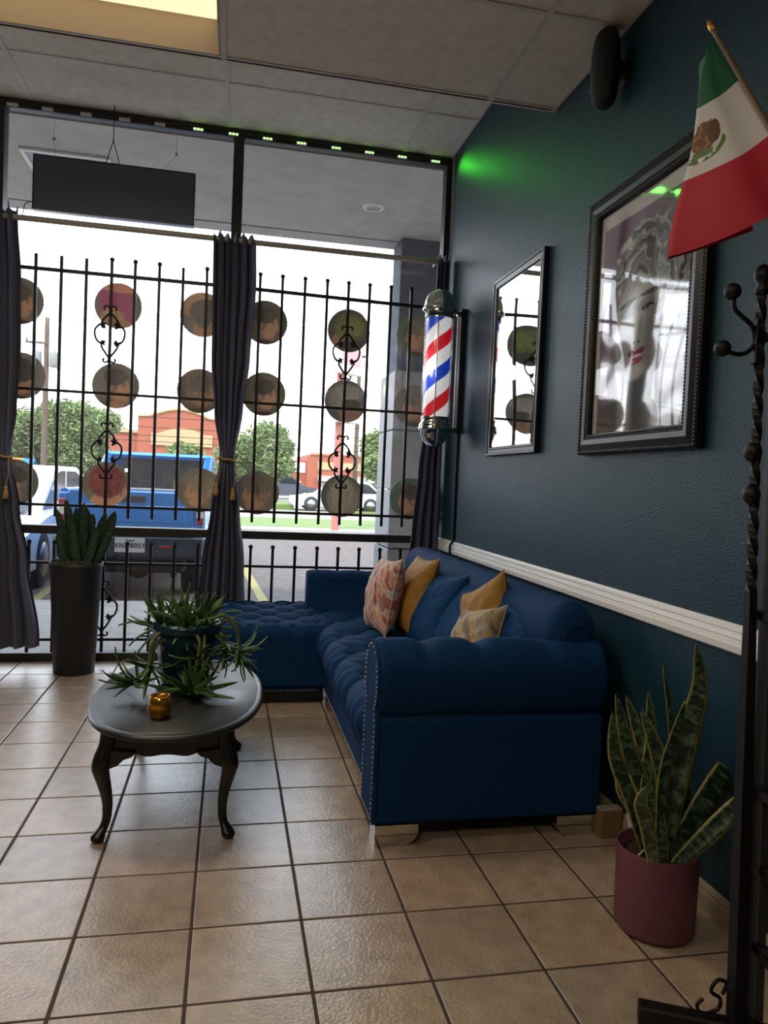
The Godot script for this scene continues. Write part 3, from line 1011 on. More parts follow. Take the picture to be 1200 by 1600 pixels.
func poster_image() -> Image:
	# a made-up black-and-white studio portrait: wavy fair hair, red lips, mauve ground
	var w := 320
	var h := 470
	var img := Image.create(w, h, false, Image.FORMAT_RGB8)
	var nz := FastNoiseLite.new()
	nz.seed = 77
	nz.frequency = 0.012
	var cover := func(x: float, y: float, e: Array) -> float:    # soft-edged ellipse: centre, radii, turn, softness
		var dx: float = x - e[0]
		var dy: float = y - e[1]
		var a: float = e[4]
		var d := sqrt(pow((dx * cos(a) + dy * sin(a)) / e[2], 2.0) + pow((dy * cos(a) - dx * sin(a)) / e[3], 2.0))
		return clampf((1.0 - d) / e[5] + 0.5, 0.0, 1.0)
	var g := func(k: float) -> Color: return Color(k, k, k * 0.985)
	# [ellipse, tone, strength]: painted one over another
	var layers := [
		[[0.5, 1.5, 0.5, 0.3, 0.0, 0.1], g.call(0.30), 1.0], [[0.44, 1.2, 0.15, 0.42, 0.08, 0.2], g.call(0.5), 1.0], [[0.54, 1.22, 0.08, 0.4, 0.08, 0.6], g.call(0.3), 0.8],
		[[0.47, 0.8, 0.245, 0.35, 0.1, 0.06], g.call(0.68), 1.0], [[0.42, 0.72, 0.2, 0.22, 0.0, 1.0], g.call(0.8), 0.8], [[0.66, 0.88, 0.12, 0.3, 0.12, 0.9], g.call(0.4), 0.8], [[0.36, 1.0, 0.1, 0.1, 0.0, 1.0], g.call(0.56), 0.6], [[0.47, 1.1, 0.1, 0.05, 0.0, 1.0], g.call(0.78), 0.7],
		[[0.36, 0.715, 0.085, 0.04, -0.1, 1.0], g.call(0.42), 0.7], [[0.575, 0.7, 0.085, 0.04, -0.1, 1.0], g.call(0.40), 0.7],
		[[0.35, 0.655, 0.09, 0.014, -0.22, 0.5], g.call(0.2), 0.9], [[0.585, 0.635, 0.09, 0.014, -0.02, 0.5], g.call(0.2), 0.9],
		[[0.365, 0.735, 0.06, 0.016, -0.06, 0.3], g.call(0.14), 1.0], [[0.575, 0.72, 0.06, 0.016, -0.06, 0.3], g.call(0.14), 1.0], [[0.372, 0.742, 0.038, 0.008, -0.06, 0.5], g.call(0.72), 0.9], [[0.58, 0.728, 0.038, 0.008, -0.06, 0.5], g.call(0.7), 0.9], [[0.372, 0.74, 0.014, 0.011, 0.0, 0.4], g.call(0.1), 1.0], [[0.58, 0.726, 0.014, 0.011, 0.0, 0.4], g.call(0.1), 1.0],
		[[0.505, 0.85, 0.03, 0.09, 0.1, 1.0], g.call(0.5), 0.7], [[0.455, 0.84, 0.018, 0.1, 0.08, 1.0], g.call(0.86), 0.8], [[0.452, 0.92, 0.014, 0.008, 0.2, 0.6], g.call(0.2), 0.9], [[0.5, 0.92, 0.013, 0.008, -0.2, 0.6], g.call(0.2), 0.9],
		[[0.44, 0.99, 0.06, 0.022, 0.2, 0.25], c8(122, 44, 64), 1.0], [[0.51, 0.985, 0.06, 0.022, -0.26, 0.25], c8(122, 44, 64), 1.0], [[0.475, 1.03, 0.075, 0.026, -0.04, 0.3], c8(150, 62, 84), 1.0], [[0.475, 1.006, 0.062, 0.011, -0.04, 0.3], c8(216, 210, 206), 1.0], [[0.46, 1.042, 0.03, 0.006, 0.0, 1.0], c8(206, 140, 150), 0.6],
		[[0.27, 0.62, 0.025, 0.03, 0.3, 1.0], g.call(0.25), 0.0],
	]
	for j in h:
		for i in w:
			var x := float(i) / w
			var y := float(j) / h * 1.47
			var c := c8(112, 84, 106)
			if x < 0.05 or x > 0.95 or y < 0.1:
				img.set_pixel(i, j, c8(198, 196, 188))
				continue
			for e in layers:
				c = c.lerp(e[1], cover.call(x, y, e[0]) * (e[2] as float))
			# swept-back hair: combed locks round the forehead, a curl at the temple, waves to the right
			var lock: float = maxf(cover.call(x, y, [0.53, 0.42, 0.36, 0.26, -0.12, 0.12]) * (1.0 - cover.call(x, y, [0.44, 0.68, 0.2, 0.19, 0.15, 0.12])), cover.call(x, y, [0.80, 0.66, 0.15, 0.34, 0.12, 0.15]))
			if lock > 0.0:
				var ang := atan2(y - 0.62, x - 0.52)
				var rad := Vector2(x - 0.52, y - 0.62).length()
				var warp := nz.get_noise_2d(i, j)
				var strand := 0.5 + 0.3 * sin(rad * 46.0 + ang * 5.0 + warp * 6.0) + 0.22 * sin(rad * 130.0 + ang * 9.0 + warp * 14.0)
				var tone := clampf(0.2 + 0.55 * strand + 0.15 * sin(ang * 2.0 + 0.5), 0.08, 0.92)
				c = c.lerp(g.call(tone), lock)
			img.set_pixel(i, j, c)
	return img

func make_frames() -> void:
	# on the wall: local +z points into the room (-x), local x runs along the wall towards the camera
	var face := Basis(Vector3(0, 0, 1), Vector3(0, 1, 0), Vector3(-1, 0, 0))
	# bevelled mirror in a plain black frame
	var fx := WX - 0.028
	var a := pt(772, 442, 0, fx)
	var b := pt(835, 707, 0, fx)
	var w := b.z - a.z
	var h := a.y - b.y
	var o := thing("mirror", "wall mirror in a plain black frame beside the barber pole", "mirror", Vector3(WX - 0.001, (a.y + b.y) * 0.5, (a.z + b.z) * 0.5))
	o.basis = face
	var st := S()
	frame_profile(st, w, h, [[0.0, 0.0], [0.0, 0.026], [0.004, 0.03], [0.014, 0.03], [0.017, 0.025], [0.032, 0.024], [0.036, 0.027], [0.044, 0.026], [0.05, 0.016]])
	part("frame", st, M.black_wood, o)
	st = S()
	grid(st, 16, 16, func(u: float, v: float) -> Vector3: return Vector3((u - 0.5) * (w - 0.1), (0.5 - v) * (h - 0.1), 0.0165 + 0.0006 * sin(u * 5.0 + v * 3.0) + 0.0005 * sin(v * 7.0)))
	part("mirror_glass", st, mat(c8(225, 230, 230), 0.02, 1.0), o)
	st = S()
	box(st, Vector3(-w / 2 + 0.03, -h / 2 + 0.03, 0.001), Vector3(w / 2 - 0.03, h / 2 - 0.03, 0.012))
	part("backing", st, M.black_plastic, o)
	# portrait behind clear acrylic in a beaded frame
	fx = WX - 0.04
	a = pt(921, 322, 0, fx)
	b = pt(1083, 700, 0, fx)
	w = b.z - a.z
	h = a.y - b.y
	o = thing("framed_portrait", "large black-and-white portrait of a fair-haired woman with red lips, beaded black frame", "picture", Vector3(WX - 0.001, (a.y + b.y) * 0.5, (a.z + b.z) * 0.5))
	o.basis = face
	st = S()
	frame_profile(st, w, h, [[0.0, 0.0], [0.0, 0.03], [0.005, 0.036], [0.012, 0.036], [0.016, 0.032], [0.04, 0.042], [0.06, 0.04], [0.066, 0.034], [0.078, 0.034], [0.082, 0.024]])
	part("frame", st, M.black_wood, o)
	stuff(put("outer_beading", beads(w, h, 0.008, 0.036, 0.013, 0.005).commit(), M.black_wood, o))
	stuff(put("inner_beading", beads(w, h, 0.072, 0.035, 0.012, 0.0048).commit(), M.black_wood, o))
	var iw := w - 0.16
	var ih := h - 0.16
	st = S()
	grid(st, 24, 24, func(u: float, v: float) -> Vector3: return Vector3((u - 0.5) * iw, (0.5 - v) * ih, 0.014 + 0.0012 * sin(u * 9.0 + v * 4.0)))
	var m := mat(Color.WHITE, 0.06, 0.0, 0.71)      # glossy photographic print
	m.clearcoat_enabled = true
	m.clearcoat = 1.0
	m.clearcoat_roughness = 0.03
	m.albedo_texture = picture(poster_image())
	part("print", st, m, o)
	st = S()
	grid(st, 28, 28, func(u: float, v: float) -> Vector3: return Vector3((u - 0.5) * iw, (0.5 - v) * ih, 0.0215 + 0.0016 * sin(u * 6.0 + 0.6) * sin(v * 5.0 + 0.3) + 0.0007 * sin(v * 11.0)))
	var gm := mat(c8(235, 240, 240, 0.02), 0.02, 0.0, 0.72)
	gm.transparency = BaseMaterial3D.TRANSPARENCY_ALPHA
	part("acrylic_pane", st, gm, o)
	st = S()
	box(st, Vector3(-w / 2 + 0.04, -h / 2 + 0.04, 0.001), Vector3(w / 2 - 0.04, h / 2 - 0.04, 0.01))
	part("backing", st, M.black_plastic, o)

func make_speaker() -> void:
	var c := pt(948, 108, 0, 1.765)
	var o := thing("wall_speaker", "black oval wall speaker mounted high below the ceiling", "speaker", c)
	o.rotation.y = deg_to_rad(-14)
	var st := S()
	# rounded tall body: an ellipse swept, flat at the back
	grid(st, 28, 20, func(u: float, v: float) -> Vector3:
		var a := u * TAU
		var b := v * PI - PI / 2
		var cc := pow(maxf(0.0, cos(b)), 0.35)
		var x := cos(a) * 0.058
		return Vector3((x if x < 0.0 else x * 0.85) * cc, sin(b) * 0.142, sin(a) * 0.075 * cc))
	part("cabinet", st, M.black_plastic, o)
	st = S()
	grid(st, 16, 20, func(u: float, v: float) -> Vector3:
		var a := PI * 0.62 + u * PI * 0.76
		var b := (v * PI - PI / 2) * 0.92
		var cc := pow(maxf(0.0, cos(b)), 0.35)
		return Vector3(cos(a) * 0.061 * cc, sin(b) * 0.142, sin(a) * 0.077 * cc))
	part("grille", st, mat(c8(34, 35, 38), 0.8), o)
	st = S()
	cbox(st, Vector3(-0.063, -0.095, 0.012), Vector3(0.004, 0.012, 0.008), 0.001)
	part("badge", st, M.steel, o)
	st = S()
	box(st, Vector3(0.03, -0.03, -0.02), Vector3(WX - c.x + 0.006, 0.03, 0.02), 0.004)
	box(st, Vector3(WX - c.x - 0.004, -0.06, -0.03), Vector3(WX - c.x + 0.004, 0.06, 0.03), 0.002)
	part("bracket", st, M.black_plastic, o)

# ---------------------------------------------------------------- coat rack and flag
func make_rack() -> void:
	var o := thing("coat_rack", "black metal coat rack with twisted posts and ball-ended hooks by the wall", "coat rack", Vector3(1.56, 0, 0.0))
	var lean := -0.03
	var post := func(z: float, called: String) -> void:
		var st := S()
		# square bar twisted in places
		smooth(st, false)
		var n := 110
		var rings := []
		for k in n + 1:
			var y := lerpf(0.05, 1.72, float(k) / n)
			var tw := 0.0
			if y > 1.05:
				tw = (y - 1.05) * 30.0
			var thick := lerpf(0.021, 0.0115, smoothstep(0.4, 1.3, y))
			var ring := []
			for q in 4:
				var a := TAU * (q + 0.5) / 4.0 + tw
				ring.append(Vector3(lean * y + cos(a) * thick, y, z + sin(a) * thick))
			rings.append(ring)
		for k in n:
			for q in 4:
				quad(st, rings[k][q], rings[k][(q + 1) % 4], rings[k + 1][(q + 1) % 4], rings[k + 1][q], rings[k][q] - Vector3(lean * 0.8, rings[k][q].y, z))
		lathe(st, [[0.0, 1.71], [0.014, 1.715], [0.016, 1.725], [0.01, 1.735], [0.018, 1.748], [0.019, 1.762], [0.011, 1.776], [0.0, 1.782]], 14, Transform3D(Basis.IDENTITY, Vector3(lean * 1.72, 0, z)))
		var pp := part(called, st, M.iron, o)
		for y in [1.27, 1.365]:
			st = S()
			ball(st, Vector3(lean * y - 0.008, y, z), 0.02, 12, 1.15)
			part("boss", st, M.iron, pp)
		# flat steel strip beside the bar
		st = S()
		box(st, Vector3(0.024, 0.05, z - 0.004), Vector3(0.05, 1.66, z + 0.03), 0.002, Transform3D(Basis(Vector3.BACK, 0.03), Vector3.ZERO))
		part("flat_bar", st, mat(c8(62, 64, 66), 0.5, 0.3), o)
		# foot across
		st = S()
		box(st, Vector3(-0.215, 0.0, -0.02), Vector3(0.2, 0.048, 0.02), 0.004, Transform3D(Basis(Vector3.UP, deg_to_rad(-26)), Vector3(0.0, 0, z)))
		part("foot", st, M.iron, o)
		# double coat hook
		var p := Vector3(lean * 1.63, 0, z)
		st = S()
		tube(st, spline([p + Vector3(-0.012, 1.60, 0), p + Vector3(-0.02, 1.64, 0.0), p + Vector3(-0.05, 1.66, 0.004), p + Vector3(-0.072, 1.675, 0.006), p + Vector3(-0.077, 1.70, 0.006)], 6), 0.0052, 8)
		tube(st, spline([p + Vector3(-0.012, 1.605, 0), p + Vector3(-0.03, 1.585, 0), p + Vector3(-0.055, 1.578, 0.002), p + Vector3(-0.084, 1.583, 0.002)], 6), 0.0052, 8)
		box(st, p + Vector3(-0.016, 1.56, -0.01), p + Vector3(-0.008, 1.66, 0.01), 0.002)
		var hk := part("hook", st, M.iron, o)
		for q in [p + Vector3(-0.08, 1.712, 0.006), p + Vector3(-0.094, 1.588, 0.002)]:
			st = S()
			ball(st, q, 0.0185, 16)
			part("ball_end", st, M.iron, hk)
	post.call(0.0, "post")
	post.call(0.72, "post")
	# rails and lattice between the posts
	for y in [0.06, 0.6, 1.0, 1.62]:
		var st := S()
		bar(st, Vector3(lean * y + 0.02, y, 0.0), Vector3(lean * y + 0.02, y, 0.72), 0.02)
		part("rail", st, M.iron, o)
	for k in 3:
		for s in [0, 1]:
			var st := S()
			var y0 := 0.06 + (0.18 * k)
			var za := 0.02
			var zb := 0.70
			bar(st, Vector3(0.02, y0 + (0.18 if s else 0.0), za), Vector3(0.02, y0 + (0.0 if s else 0.18), zb), 0.016)
			part("lattice_bar", st, M.iron, o)
	# S-shaped hook lying on the foot
	var st := S()
	var s0 := Vector3(-0.075, 0.052, -0.02)
	tube(st, spline([s0 + Vector3(0.05, 0.05, 0), s0 + Vector3(0.06, 0.075, 0), s0 + Vector3(0.035, 0.085, 0), s0 + Vector3(0.02, 0.06, 0), s0 + Vector3(0.045, 0.04, 0), s0 + Vector3(0.04, 0.015, 0.0), s0 + Vector3(0.0, 0.008, 0.0), s0 + Vector3(-0.015, 0.03, 0), s0 + Vector3(0.0, 0.045, 0)], 5), 0.0045, 6)
	part("scroll", st, M.iron, o)

func make_flag() -> void:
	var tip := pt(1115, 48, 2, -0.08)
	var mid := pt(1200, 196, 2, 0.06)
	var dir := (mid - tip).normalized()
	var foot := tip + dir * ((1.62 - tip.y) / dir.y)      # stuck into a socket on the rack's top rail
	var o := thing("flag", "green, white and red flag with a brown eagle emblem on a short wooden pole", "flag", foot)
	var st := S()
	tube(st, [Vector3.ZERO, tip - foot], 0.0058, 10)
	part("pole", st, mat(c8(112, 94, 70), 0.5), o)
	st = S()
	tube(st, [-dir * -0.03, -dir * 0.05], 0.011, 10)
	bar(st, Vector3(0, 0, 0), Vector3(1.56 - 0.0486 + 0.02 - foot.x, 0, 0), 0.012)
	part("socket", st, M.iron, o)
	st = S()
	lathe(st, [[0.0, 0.0], [0.007, 0.004], [0.0078, 0.02], [0.005, 0.034], [0.0, 0.04]], 10, Transform3D(Basis(Quaternion(Vector3.UP, -dir)), tip - foot - dir * -0.004))
	part("finial", st, mat(c8(190, 150, 70), 0.35, 0.6), o)
	# cloth: hangs from the pole; its free edge folds back on the left. Rows follow the stripes down the pole.
	var img := Image.create(192, 288, false, Image.FORMAT_RGB8)
	var nz := FastNoiseLite.new()
	nz.seed = 5
	nz.frequency = 0.06
	for j in 288:
		for i in 192:
			var c := c8(8, 92, 60) if j < 96 else c8(208, 208, 206) if j < 192 else c8(178, 16, 44)
			var x := (i - 96.0)
			var y := (j - 144.0)
			var r := sqrt(x * x + y * y)
			var k := nz.get_noise_2d(i, j)
			if r < 31.0:     # wreath, eagle, cactus
				if r > 24.0 and y > 2.0:
					c = c8(92, 116, 62) if k > -0.1 else c8(226, 226, 224)
				if pow(x / 17.0, 2.0) + pow((y + 3.0) / 22.0, 2.0) < 1.0 + 0.5 * k:
					c = c8(112, 78, 46) if k < 0.12 else c8(150, 112, 66)
				if pow((x + 13.0) / 9.0, 2.0) + pow((y + 6.0) / 16.0, 2.0) < 1.0:
					c = c8(92, 62, 40)
				if absf(x) < 12.0 and absf(y - 19.0) < 5.0:
					c = c8(96, 130, 84)
			img.set_pixel(i, j, c)
	var m := mat(Color.WHITE, 0.7)
	m.albedo_texture = picture(img)
	m.backlight_enabled = true
	m.backlight = Color(0.3, 0.3, 0.3)
	# corner lines read off the photograph: along the pole, and the fold on the left
	var hoist := [pt(1121, 60, 2, -0.078), pt(1158, 128, 2, -0.02), pt(1207, 212, 2, 0.06), pt(1262, 300, 2, 0.13)]
	var fold := [pt(1114, 72, 2, -0.075), pt(1094, 172, 2, -0.09), pt(1071, 284, 2, -0.1), pt(1043, 405, 2, -0.1)]
	var along := func(list: Array, t: float) -> Vector3:
		var k := clampi(int(t * 3.0), 0, 2)
		var e := t * 3.0 - k
		return (list[k] as Vector3).cubic_interpolate(list[k + 1], list[maxi(k - 1, 0)], list[mini(k + 2, 3)], e)
	st = S()
	grid(st, 36, 48, func(u: float, v: float) -> Vector3:
		var a: Vector3 = along.call(hoist, v)
		var b: Vector3 = along.call(fold, v)
		var p: Vector3
		if u < 0.6:
			var t := u / 0.6
			p = a.lerp(b, t) + Vector3(-0.01, -0.022 * sin(t * PI) * v, 0.05 * sin(t * PI) * v + 0.012 * sin(t * 9.0 + v * 4.0) * v)
			p += Vector3(-0.006, 0.0, 0.0) * sin(v * 9.0)
		else:
			var t := (u - 0.6) / 0.4
			p = b.lerp(a + Vector3(0.03, -0.02, -0.09), t * 0.75) + Vector3(0, 0.0, -0.035 * sin(t * PI) - 0.008 * t)
		return p - foot)
	part("cloth", st, m, o)

# ---------------------------------------------------------------- sofa and cushions
func puff(p: float, q: float) -> float:
	# a button-tufted quilt: pillows between diagonal creases, buttons where they cross
	return pow(absf(sin(PI * p)), 0.45) * pow(absf(sin(PI * q)), 0.45)

func make_sofa() -> void:
	var o := thing("sectional_sofa", "royal blue velvet sectional sofa with tufted seats and nailhead trim", "sofa", Vector3(1.3, 0, -2.2))
	var org := Vector3(1.3, 0, -2.2)
	var st := S()
	# long seat along the wall: a padded slab that rolls over its front edge
	var za := -1.215
	var zb := -3.34
	var top := 0.425
	st = S()
	var prof := func(s: float) -> Array:      # s: metres from the back of the seat; gives position and normal
		if s < 0.5:
			return [Vector2(1.58 - s * 1.22, top), Vector2(0, 1)]
		var r := 0.085
		var a := (s - 0.5) / r
		if a < PI * 0.62:
			return [Vector2(0.97 - sin(a) * r, top - r + cos(a) * r), Vector2(-sin(a), cos(a))]
		var e := a - PI * 0.62
		var n := Vector2(-sin(PI * 0.62), cos(PI * 0.62))
		return [Vector2(0.97 - sin(PI * 0.62) * r, top - r + cos(PI * 0.62) * r) + Vector2(0.35, -0.93) * e * r, n]
	var long := 0.74
	grid(st, 260, 96, func(u: float, v: float) -> Vector3:
		var z := lerpf(za, zb, u)
		var s := v * long
		var e: Array = prof.call(s)
		var b := (z - za) / 0.19
		var a := s / 0.15 + 0.12
		var amp := 0.05
		var k: float
		if s < 0.47:
			k = puff((a + b) * 0.5, (a - b) * 0.5)
		else:          # pleats run from the last buttons over the front edge
			var t := clampf((s - 0.47) / 0.07, 0.0, 1.0)
			k = lerpf(puff((a + b) * 0.5, (a - b) * 0.5), pow(absf(sin(PI * (b * 0.5 + 0.13))), 0.5), t)
		k += 0.05 * sin(z * 61.0 + s * 30.0) * sin(z * 23.0 - s * 19.0)
		k += 0.05 * pow(absf(sin(b * PI * 3.0 + s * 16.0)), 2.0) * smoothstep(0.35, 0.6, s)
		var edge := minf(1.0, minf(u, 1.0 - u) * 40.0)
		var q: Vector2 = e[0] + e[1] * amp * (k - 0.6) * edge
		return Vector3(q.x, q.y, z) - org)
	part("long_seat", st, M.velvet, o)
	# box below the long seat
	st = S()
	box(st, Vector3(0.925, 0.075, zb), Vector3(1.6, 0.335, za), 0.01, Transform3D(Basis.IDENTITY, -org))
	part("seat_base", st, M.velvet, o)
	# backrest along the wall: a long rolled cushion
	st = S()
	var bp := []
	for k in 33:
		var t := k / 32.0
		var a := lerpf(-0.35, PI + 0.25, t)
		bp.append(Vector2(1.655 - cos(a) * 0.105 * (1.0 if cos(a) > 0.0 else 0.9), 0.715 + sin(a) * 0.125))
	bp.push_front(Vector2(1.575, 0.4))
	bp.append(Vector2(1.745, 0.1))
	grid(st, 150, bp.size() - 1, func(u: float, v: float) -> Vector3:
		var z := lerpf(-1.07, -3.48, u)
		var q: Vector2 = bp[int(round(v * (bp.size() - 1)))]
		var mid := Vector2(1.655, 0.66)
		var ends := minf(1.0, minf(u, 1.0 - u) / 0.03)
		var k := 0.5 + 0.5 * sqrt(ends * (2.0 - ends))
		var w := 0.007 * pow(absf(sin((z + 1.0) / 0.4 * PI)), 0.6) * (1.0 if v < 0.8 else 0.0)
		if q.y > 0.5:
			q = mid + (q - mid) * (k + w * 4.0)
		return Vector3(q.x, q.y, z) - org)
	# close the two ends
	for zc in [-1.07, -3.48]:
		var cen := Vector3(1.66, 0.5, zc) - org
		var ring := []
		for q in bp:
			var mid := Vector2(1.655, 0.66)
			var e: Vector2 = q
			if q.y > 0.5:
				e = mid + (q - mid) * 0.5
			ring.append(Vector3(e.x, e.y, zc) - org)
		for k in ring.size() - 1:
			tri(st, cen, ring[k], ring[k + 1], Vector3(0, 0, 1 if zc > -2.0 else -1))
	part("backrest", st, M.velvet, o)
	st = S()
	box(st, Vector3(1.585, 0.075, -3.46), Vector3(1.745, 0.45, -1.1), 0.01, Transform3D(Basis.IDENTITY, -org))
	part("back_base", st, M.velvet, o)
	# rolled arm at the near end, running from the front edge to the wall
	st = S()
	var arm := []
	for k in 29:
		var a := lerpf(-PI * 0.28, PI * 1.15, k / 28.0)
		arm.append(Vector2(-1.105 + cos(a) * 0.125, 0.575 + sin(a) * (0.135 if sin(a) > 0.0 else 0.16)))
	grid(st, 110, 28, func(u: float, v: float) -> Vector3:
		var x := lerpf(0.895, 1.745, u)
		var q: Vector2 = arm[int(round(v * 28.0))]
		var c := Vector2(-1.105, 0.575)
		var e := minf(1.0, minf(u, 1.0 - u) / 0.03)
		var k := 0.93 + 0.07 * sqrt(e * (2.0 - e))
		var dent := 0.0
		for t in [[1.07, 0.5], [1.27, 0.55], [1.53, 0.5]]:
			dent += 0.14 * exp(-pow((x - t[0]) / 0.035, 2.0) - pow((v - t[1]) / 0.14, 2.0))
		dent += 0.035 * pow(cos((x - 1.07) / 0.2 * PI), 8.0) * smoothstep(0.25, 0.5, v)
		q = c + (q - c) * (k - dent)
		return Vector3(x, q.y, q.x) - org, true)
	part("arm_roll", st, M.velvet, o)
	st = S()
	box(st, Vector3(0.897, 0.075, -1.215), Vector3(1.745, 0.445, -1.0), 0.012, Transform3D(Basis.IDENTITY, -org))
	part("arm_side", st, M.velvet, o)
	# front facing of the arm: keyhole panel edged with nailheads
	var key := PackedVector2Array()
	var outline := []
	for q in [[-1.21, 0.08], [-1.0, 0.08], [-1.0, 0.42]]:
		key.append(Vector2(q[0], q[1]))
	for k in 17:
		var a := lerpf(-PI * 0.25, PI * 1.25, k / 16.0)
		key.append(Vector2(-1.105 + cos(a) * 0.122, 0.575 + sin(a) * 0.13))
	key.append(Vector2(-1.21, 0.42))
	st = S()
	var fx := Transform3D(Basis(Vector3(0, 0, 1), Vector3(0, 1, 0), Vector3(-1, 0, 0)), Vector3(0.9, 0, 0) - org)
	extrude(st, key, 0.0, 0.014, fx)
	part("arm_facing", st, M.velvet, o)
	var one := S()
	ball(one, Vector3.ZERO, 0.0048, 6)
	var nail := commit(one)
	st = S()
	var inner := []
	for q in key:
		inner.append(Vector2(-1.105 + (q.x + 1.105) * 0.86, 0.38 + (q.y - 0.38) * 0.95))
	for k in inner.size():
		var a: Vector2 = inner[k]
		var b: Vector2 = inner[(k + 1) % inner.size()]
		var n := maxi(1, int(a.distance_to(b) / 0.017))
		for i in n:
			var q := a.lerp(b, float(i) / n)
			st.append_from(nail, 0, Transform3D(Basis.IDENTITY, Vector3(0.885, q.y, q.x) - org))
	for k in 120:
		st.append_from(nail, 0, Transform3D(Basis.IDENTITY, Vector3(0.924, 0.09, -1.24 - k * 0.0165) - org))
	for k in 34:
		st.append_from(nail, 0, Transform3D(Basis.IDENTITY, Vector3(0.34 + k * 0.0165, 0.085, -2.636) - org))
	var nails := put("nailhead_trim", st.commit(), M.steel, o)
	nails.set_meta("label", "row of silver upholstery nails")
	stuff(nails)
	# chaise end by the window
	st = S()
	var cx0 := 0.28
	var cx1 := 0.955
	var cz0 := -2.645
	var cz1 := -3.47
	var chp := func(u: float, v: float) -> Vector3:
		# u across, v from the front face over the edge and back; rounded front
		var x := lerpf(cx0, cx1, u)
		var s := v * 1.27
		var y: float
		var z: float
		var n := Vector2(0, 1)
		var r := 0.06
		if s < 0.27:
			z = cz0
			y = 0.11 + s
			n = Vector2(1, 0)
		elif s < 0.27 + r * PI / 2:
			var a := (s - 0.27) / r
			z = cz0 - r + cos(a) * r
			y = 0.38 + sin(a) * r
			n = Vector2(cos(a), sin(a))
		else:
			z = cz0 - r - (s - 0.27 - r * PI / 2)
			z = maxf(z, cz1)
			y = 0.44
		var d := maxf(0.0, s - 0.30)
		var b := (x - cx0) / 0.115
		var a2 := d / 0.125
		var k := puff((a2 + b) * 0.5, (a2 - b) * 0.5)
		if s < 0.36:
			k = lerpf(0.75, pow(absf(sin(PI * (b * 0.5))), 0.5), smoothstep(0.2, 0.36, s))
		var edge := minf(1.0, minf(u, 1.0 - u) * 14.0)
		var amp := 0.036 * (k - 0.7)
		var drop := 0.05 * pow(1.0 - sqrt(edge * (2.0 - edge)), 1.0)
		return Vector3(x, y + n.y * amp - drop * n.y, z + n.x * amp) - org
	grid(st, 120, 150, chp)
	part("chaise_seat", st, M.velvet, o)
	st = S()
	box(st, Vector3(cx0, 0.075, cz1), Vector3(0.94, 0.38, cz0 - 0.02), 0.012, Transform3D(Basis.IDENTITY, -org))
	part("chaise_base", st, M.velvet, o)
	st = S()
	box(st, Vector3(cx0 + 0.05, 0.0, cz1 + 0.05), Vector3(0.93, 0.08, cz0 - 0.05), 0.004, Transform3D(Basis.IDENTITY, -org))
	part("plinth", st, M.black_wood, o)
	# low arm by the window
	st = S()
	var la := func(u: float, v: float) -> Vector3:
		var x := lerpf(0.885, 1.6, u)
		var a := v * PI * 1.0
		var hgt := 0.61 + 0.008 * pow(absf(sin((x - 0.885) / 0.2 * PI)), 0.5)
		var e := minf(1.0, minf(u, 1.0 - u) / 0.03)
		var k := 0.92 + 0.08 * sqrt(e * (2.0 - e))
		var z := -3.39 + cos(a) * 0.085 * k
		var y := hgt + sin(a) * 0.055 * k
		if v < 0.04 or v > 0.96:
			y = 0.36
		return Vector3(x, y, z) - org
	grid(st, 60, 50, la, true)
	for xe in [0.885, 1.6]:
		var ring := []
		for k in 51:
			ring.append(la.call(0.0 if xe < 1.0 else 1.0, k / 50.0))
		var cen := Vector3(xe, 0.5, -3.39) - org
		for k in 50:
			tri(st, cen, ring[k], ring[k + 1], Vector3(-1 if xe < 1.0 else 1, 0, 0))
	part("window_arm", st, M.velvet, o)
	# chrome feet: a block with its inner lower corner rounded off
	for q in [[0.9, -1.0, 1.0, -1.0], [1.73, -1.0, -1.0, -1.0], [0.93, -2.5, 1.0, -1.0], [0.3, -2.67, 1.0, -1.0], [0.3, -3.46, 1.0, 1.0], [1.73, -3.45, -1.0, 1.0]]:
		var foot := PackedVector2Array([Vector2(0, 0), Vector2(0, 0.075), Vector2(0.155, 0.075), Vector2(0.155, 0.045), Vector2(0.147, 0.025), Vector2(0.13, 0.009), Vector2(0.105, 0.0)])
		st = S()
		extrude(st, foot, 0.0, 0.09, Transform3D(Basis(Vector3(q[2], 0, 0), Vector3(0, 1, 0), Vector3(0, 0, q[3])), Vector3(q[0], 0, q[1] + (0.0 if q[3] < 0.0 else 0.0)) - org))
		part("foot", st, M.chrome, o)

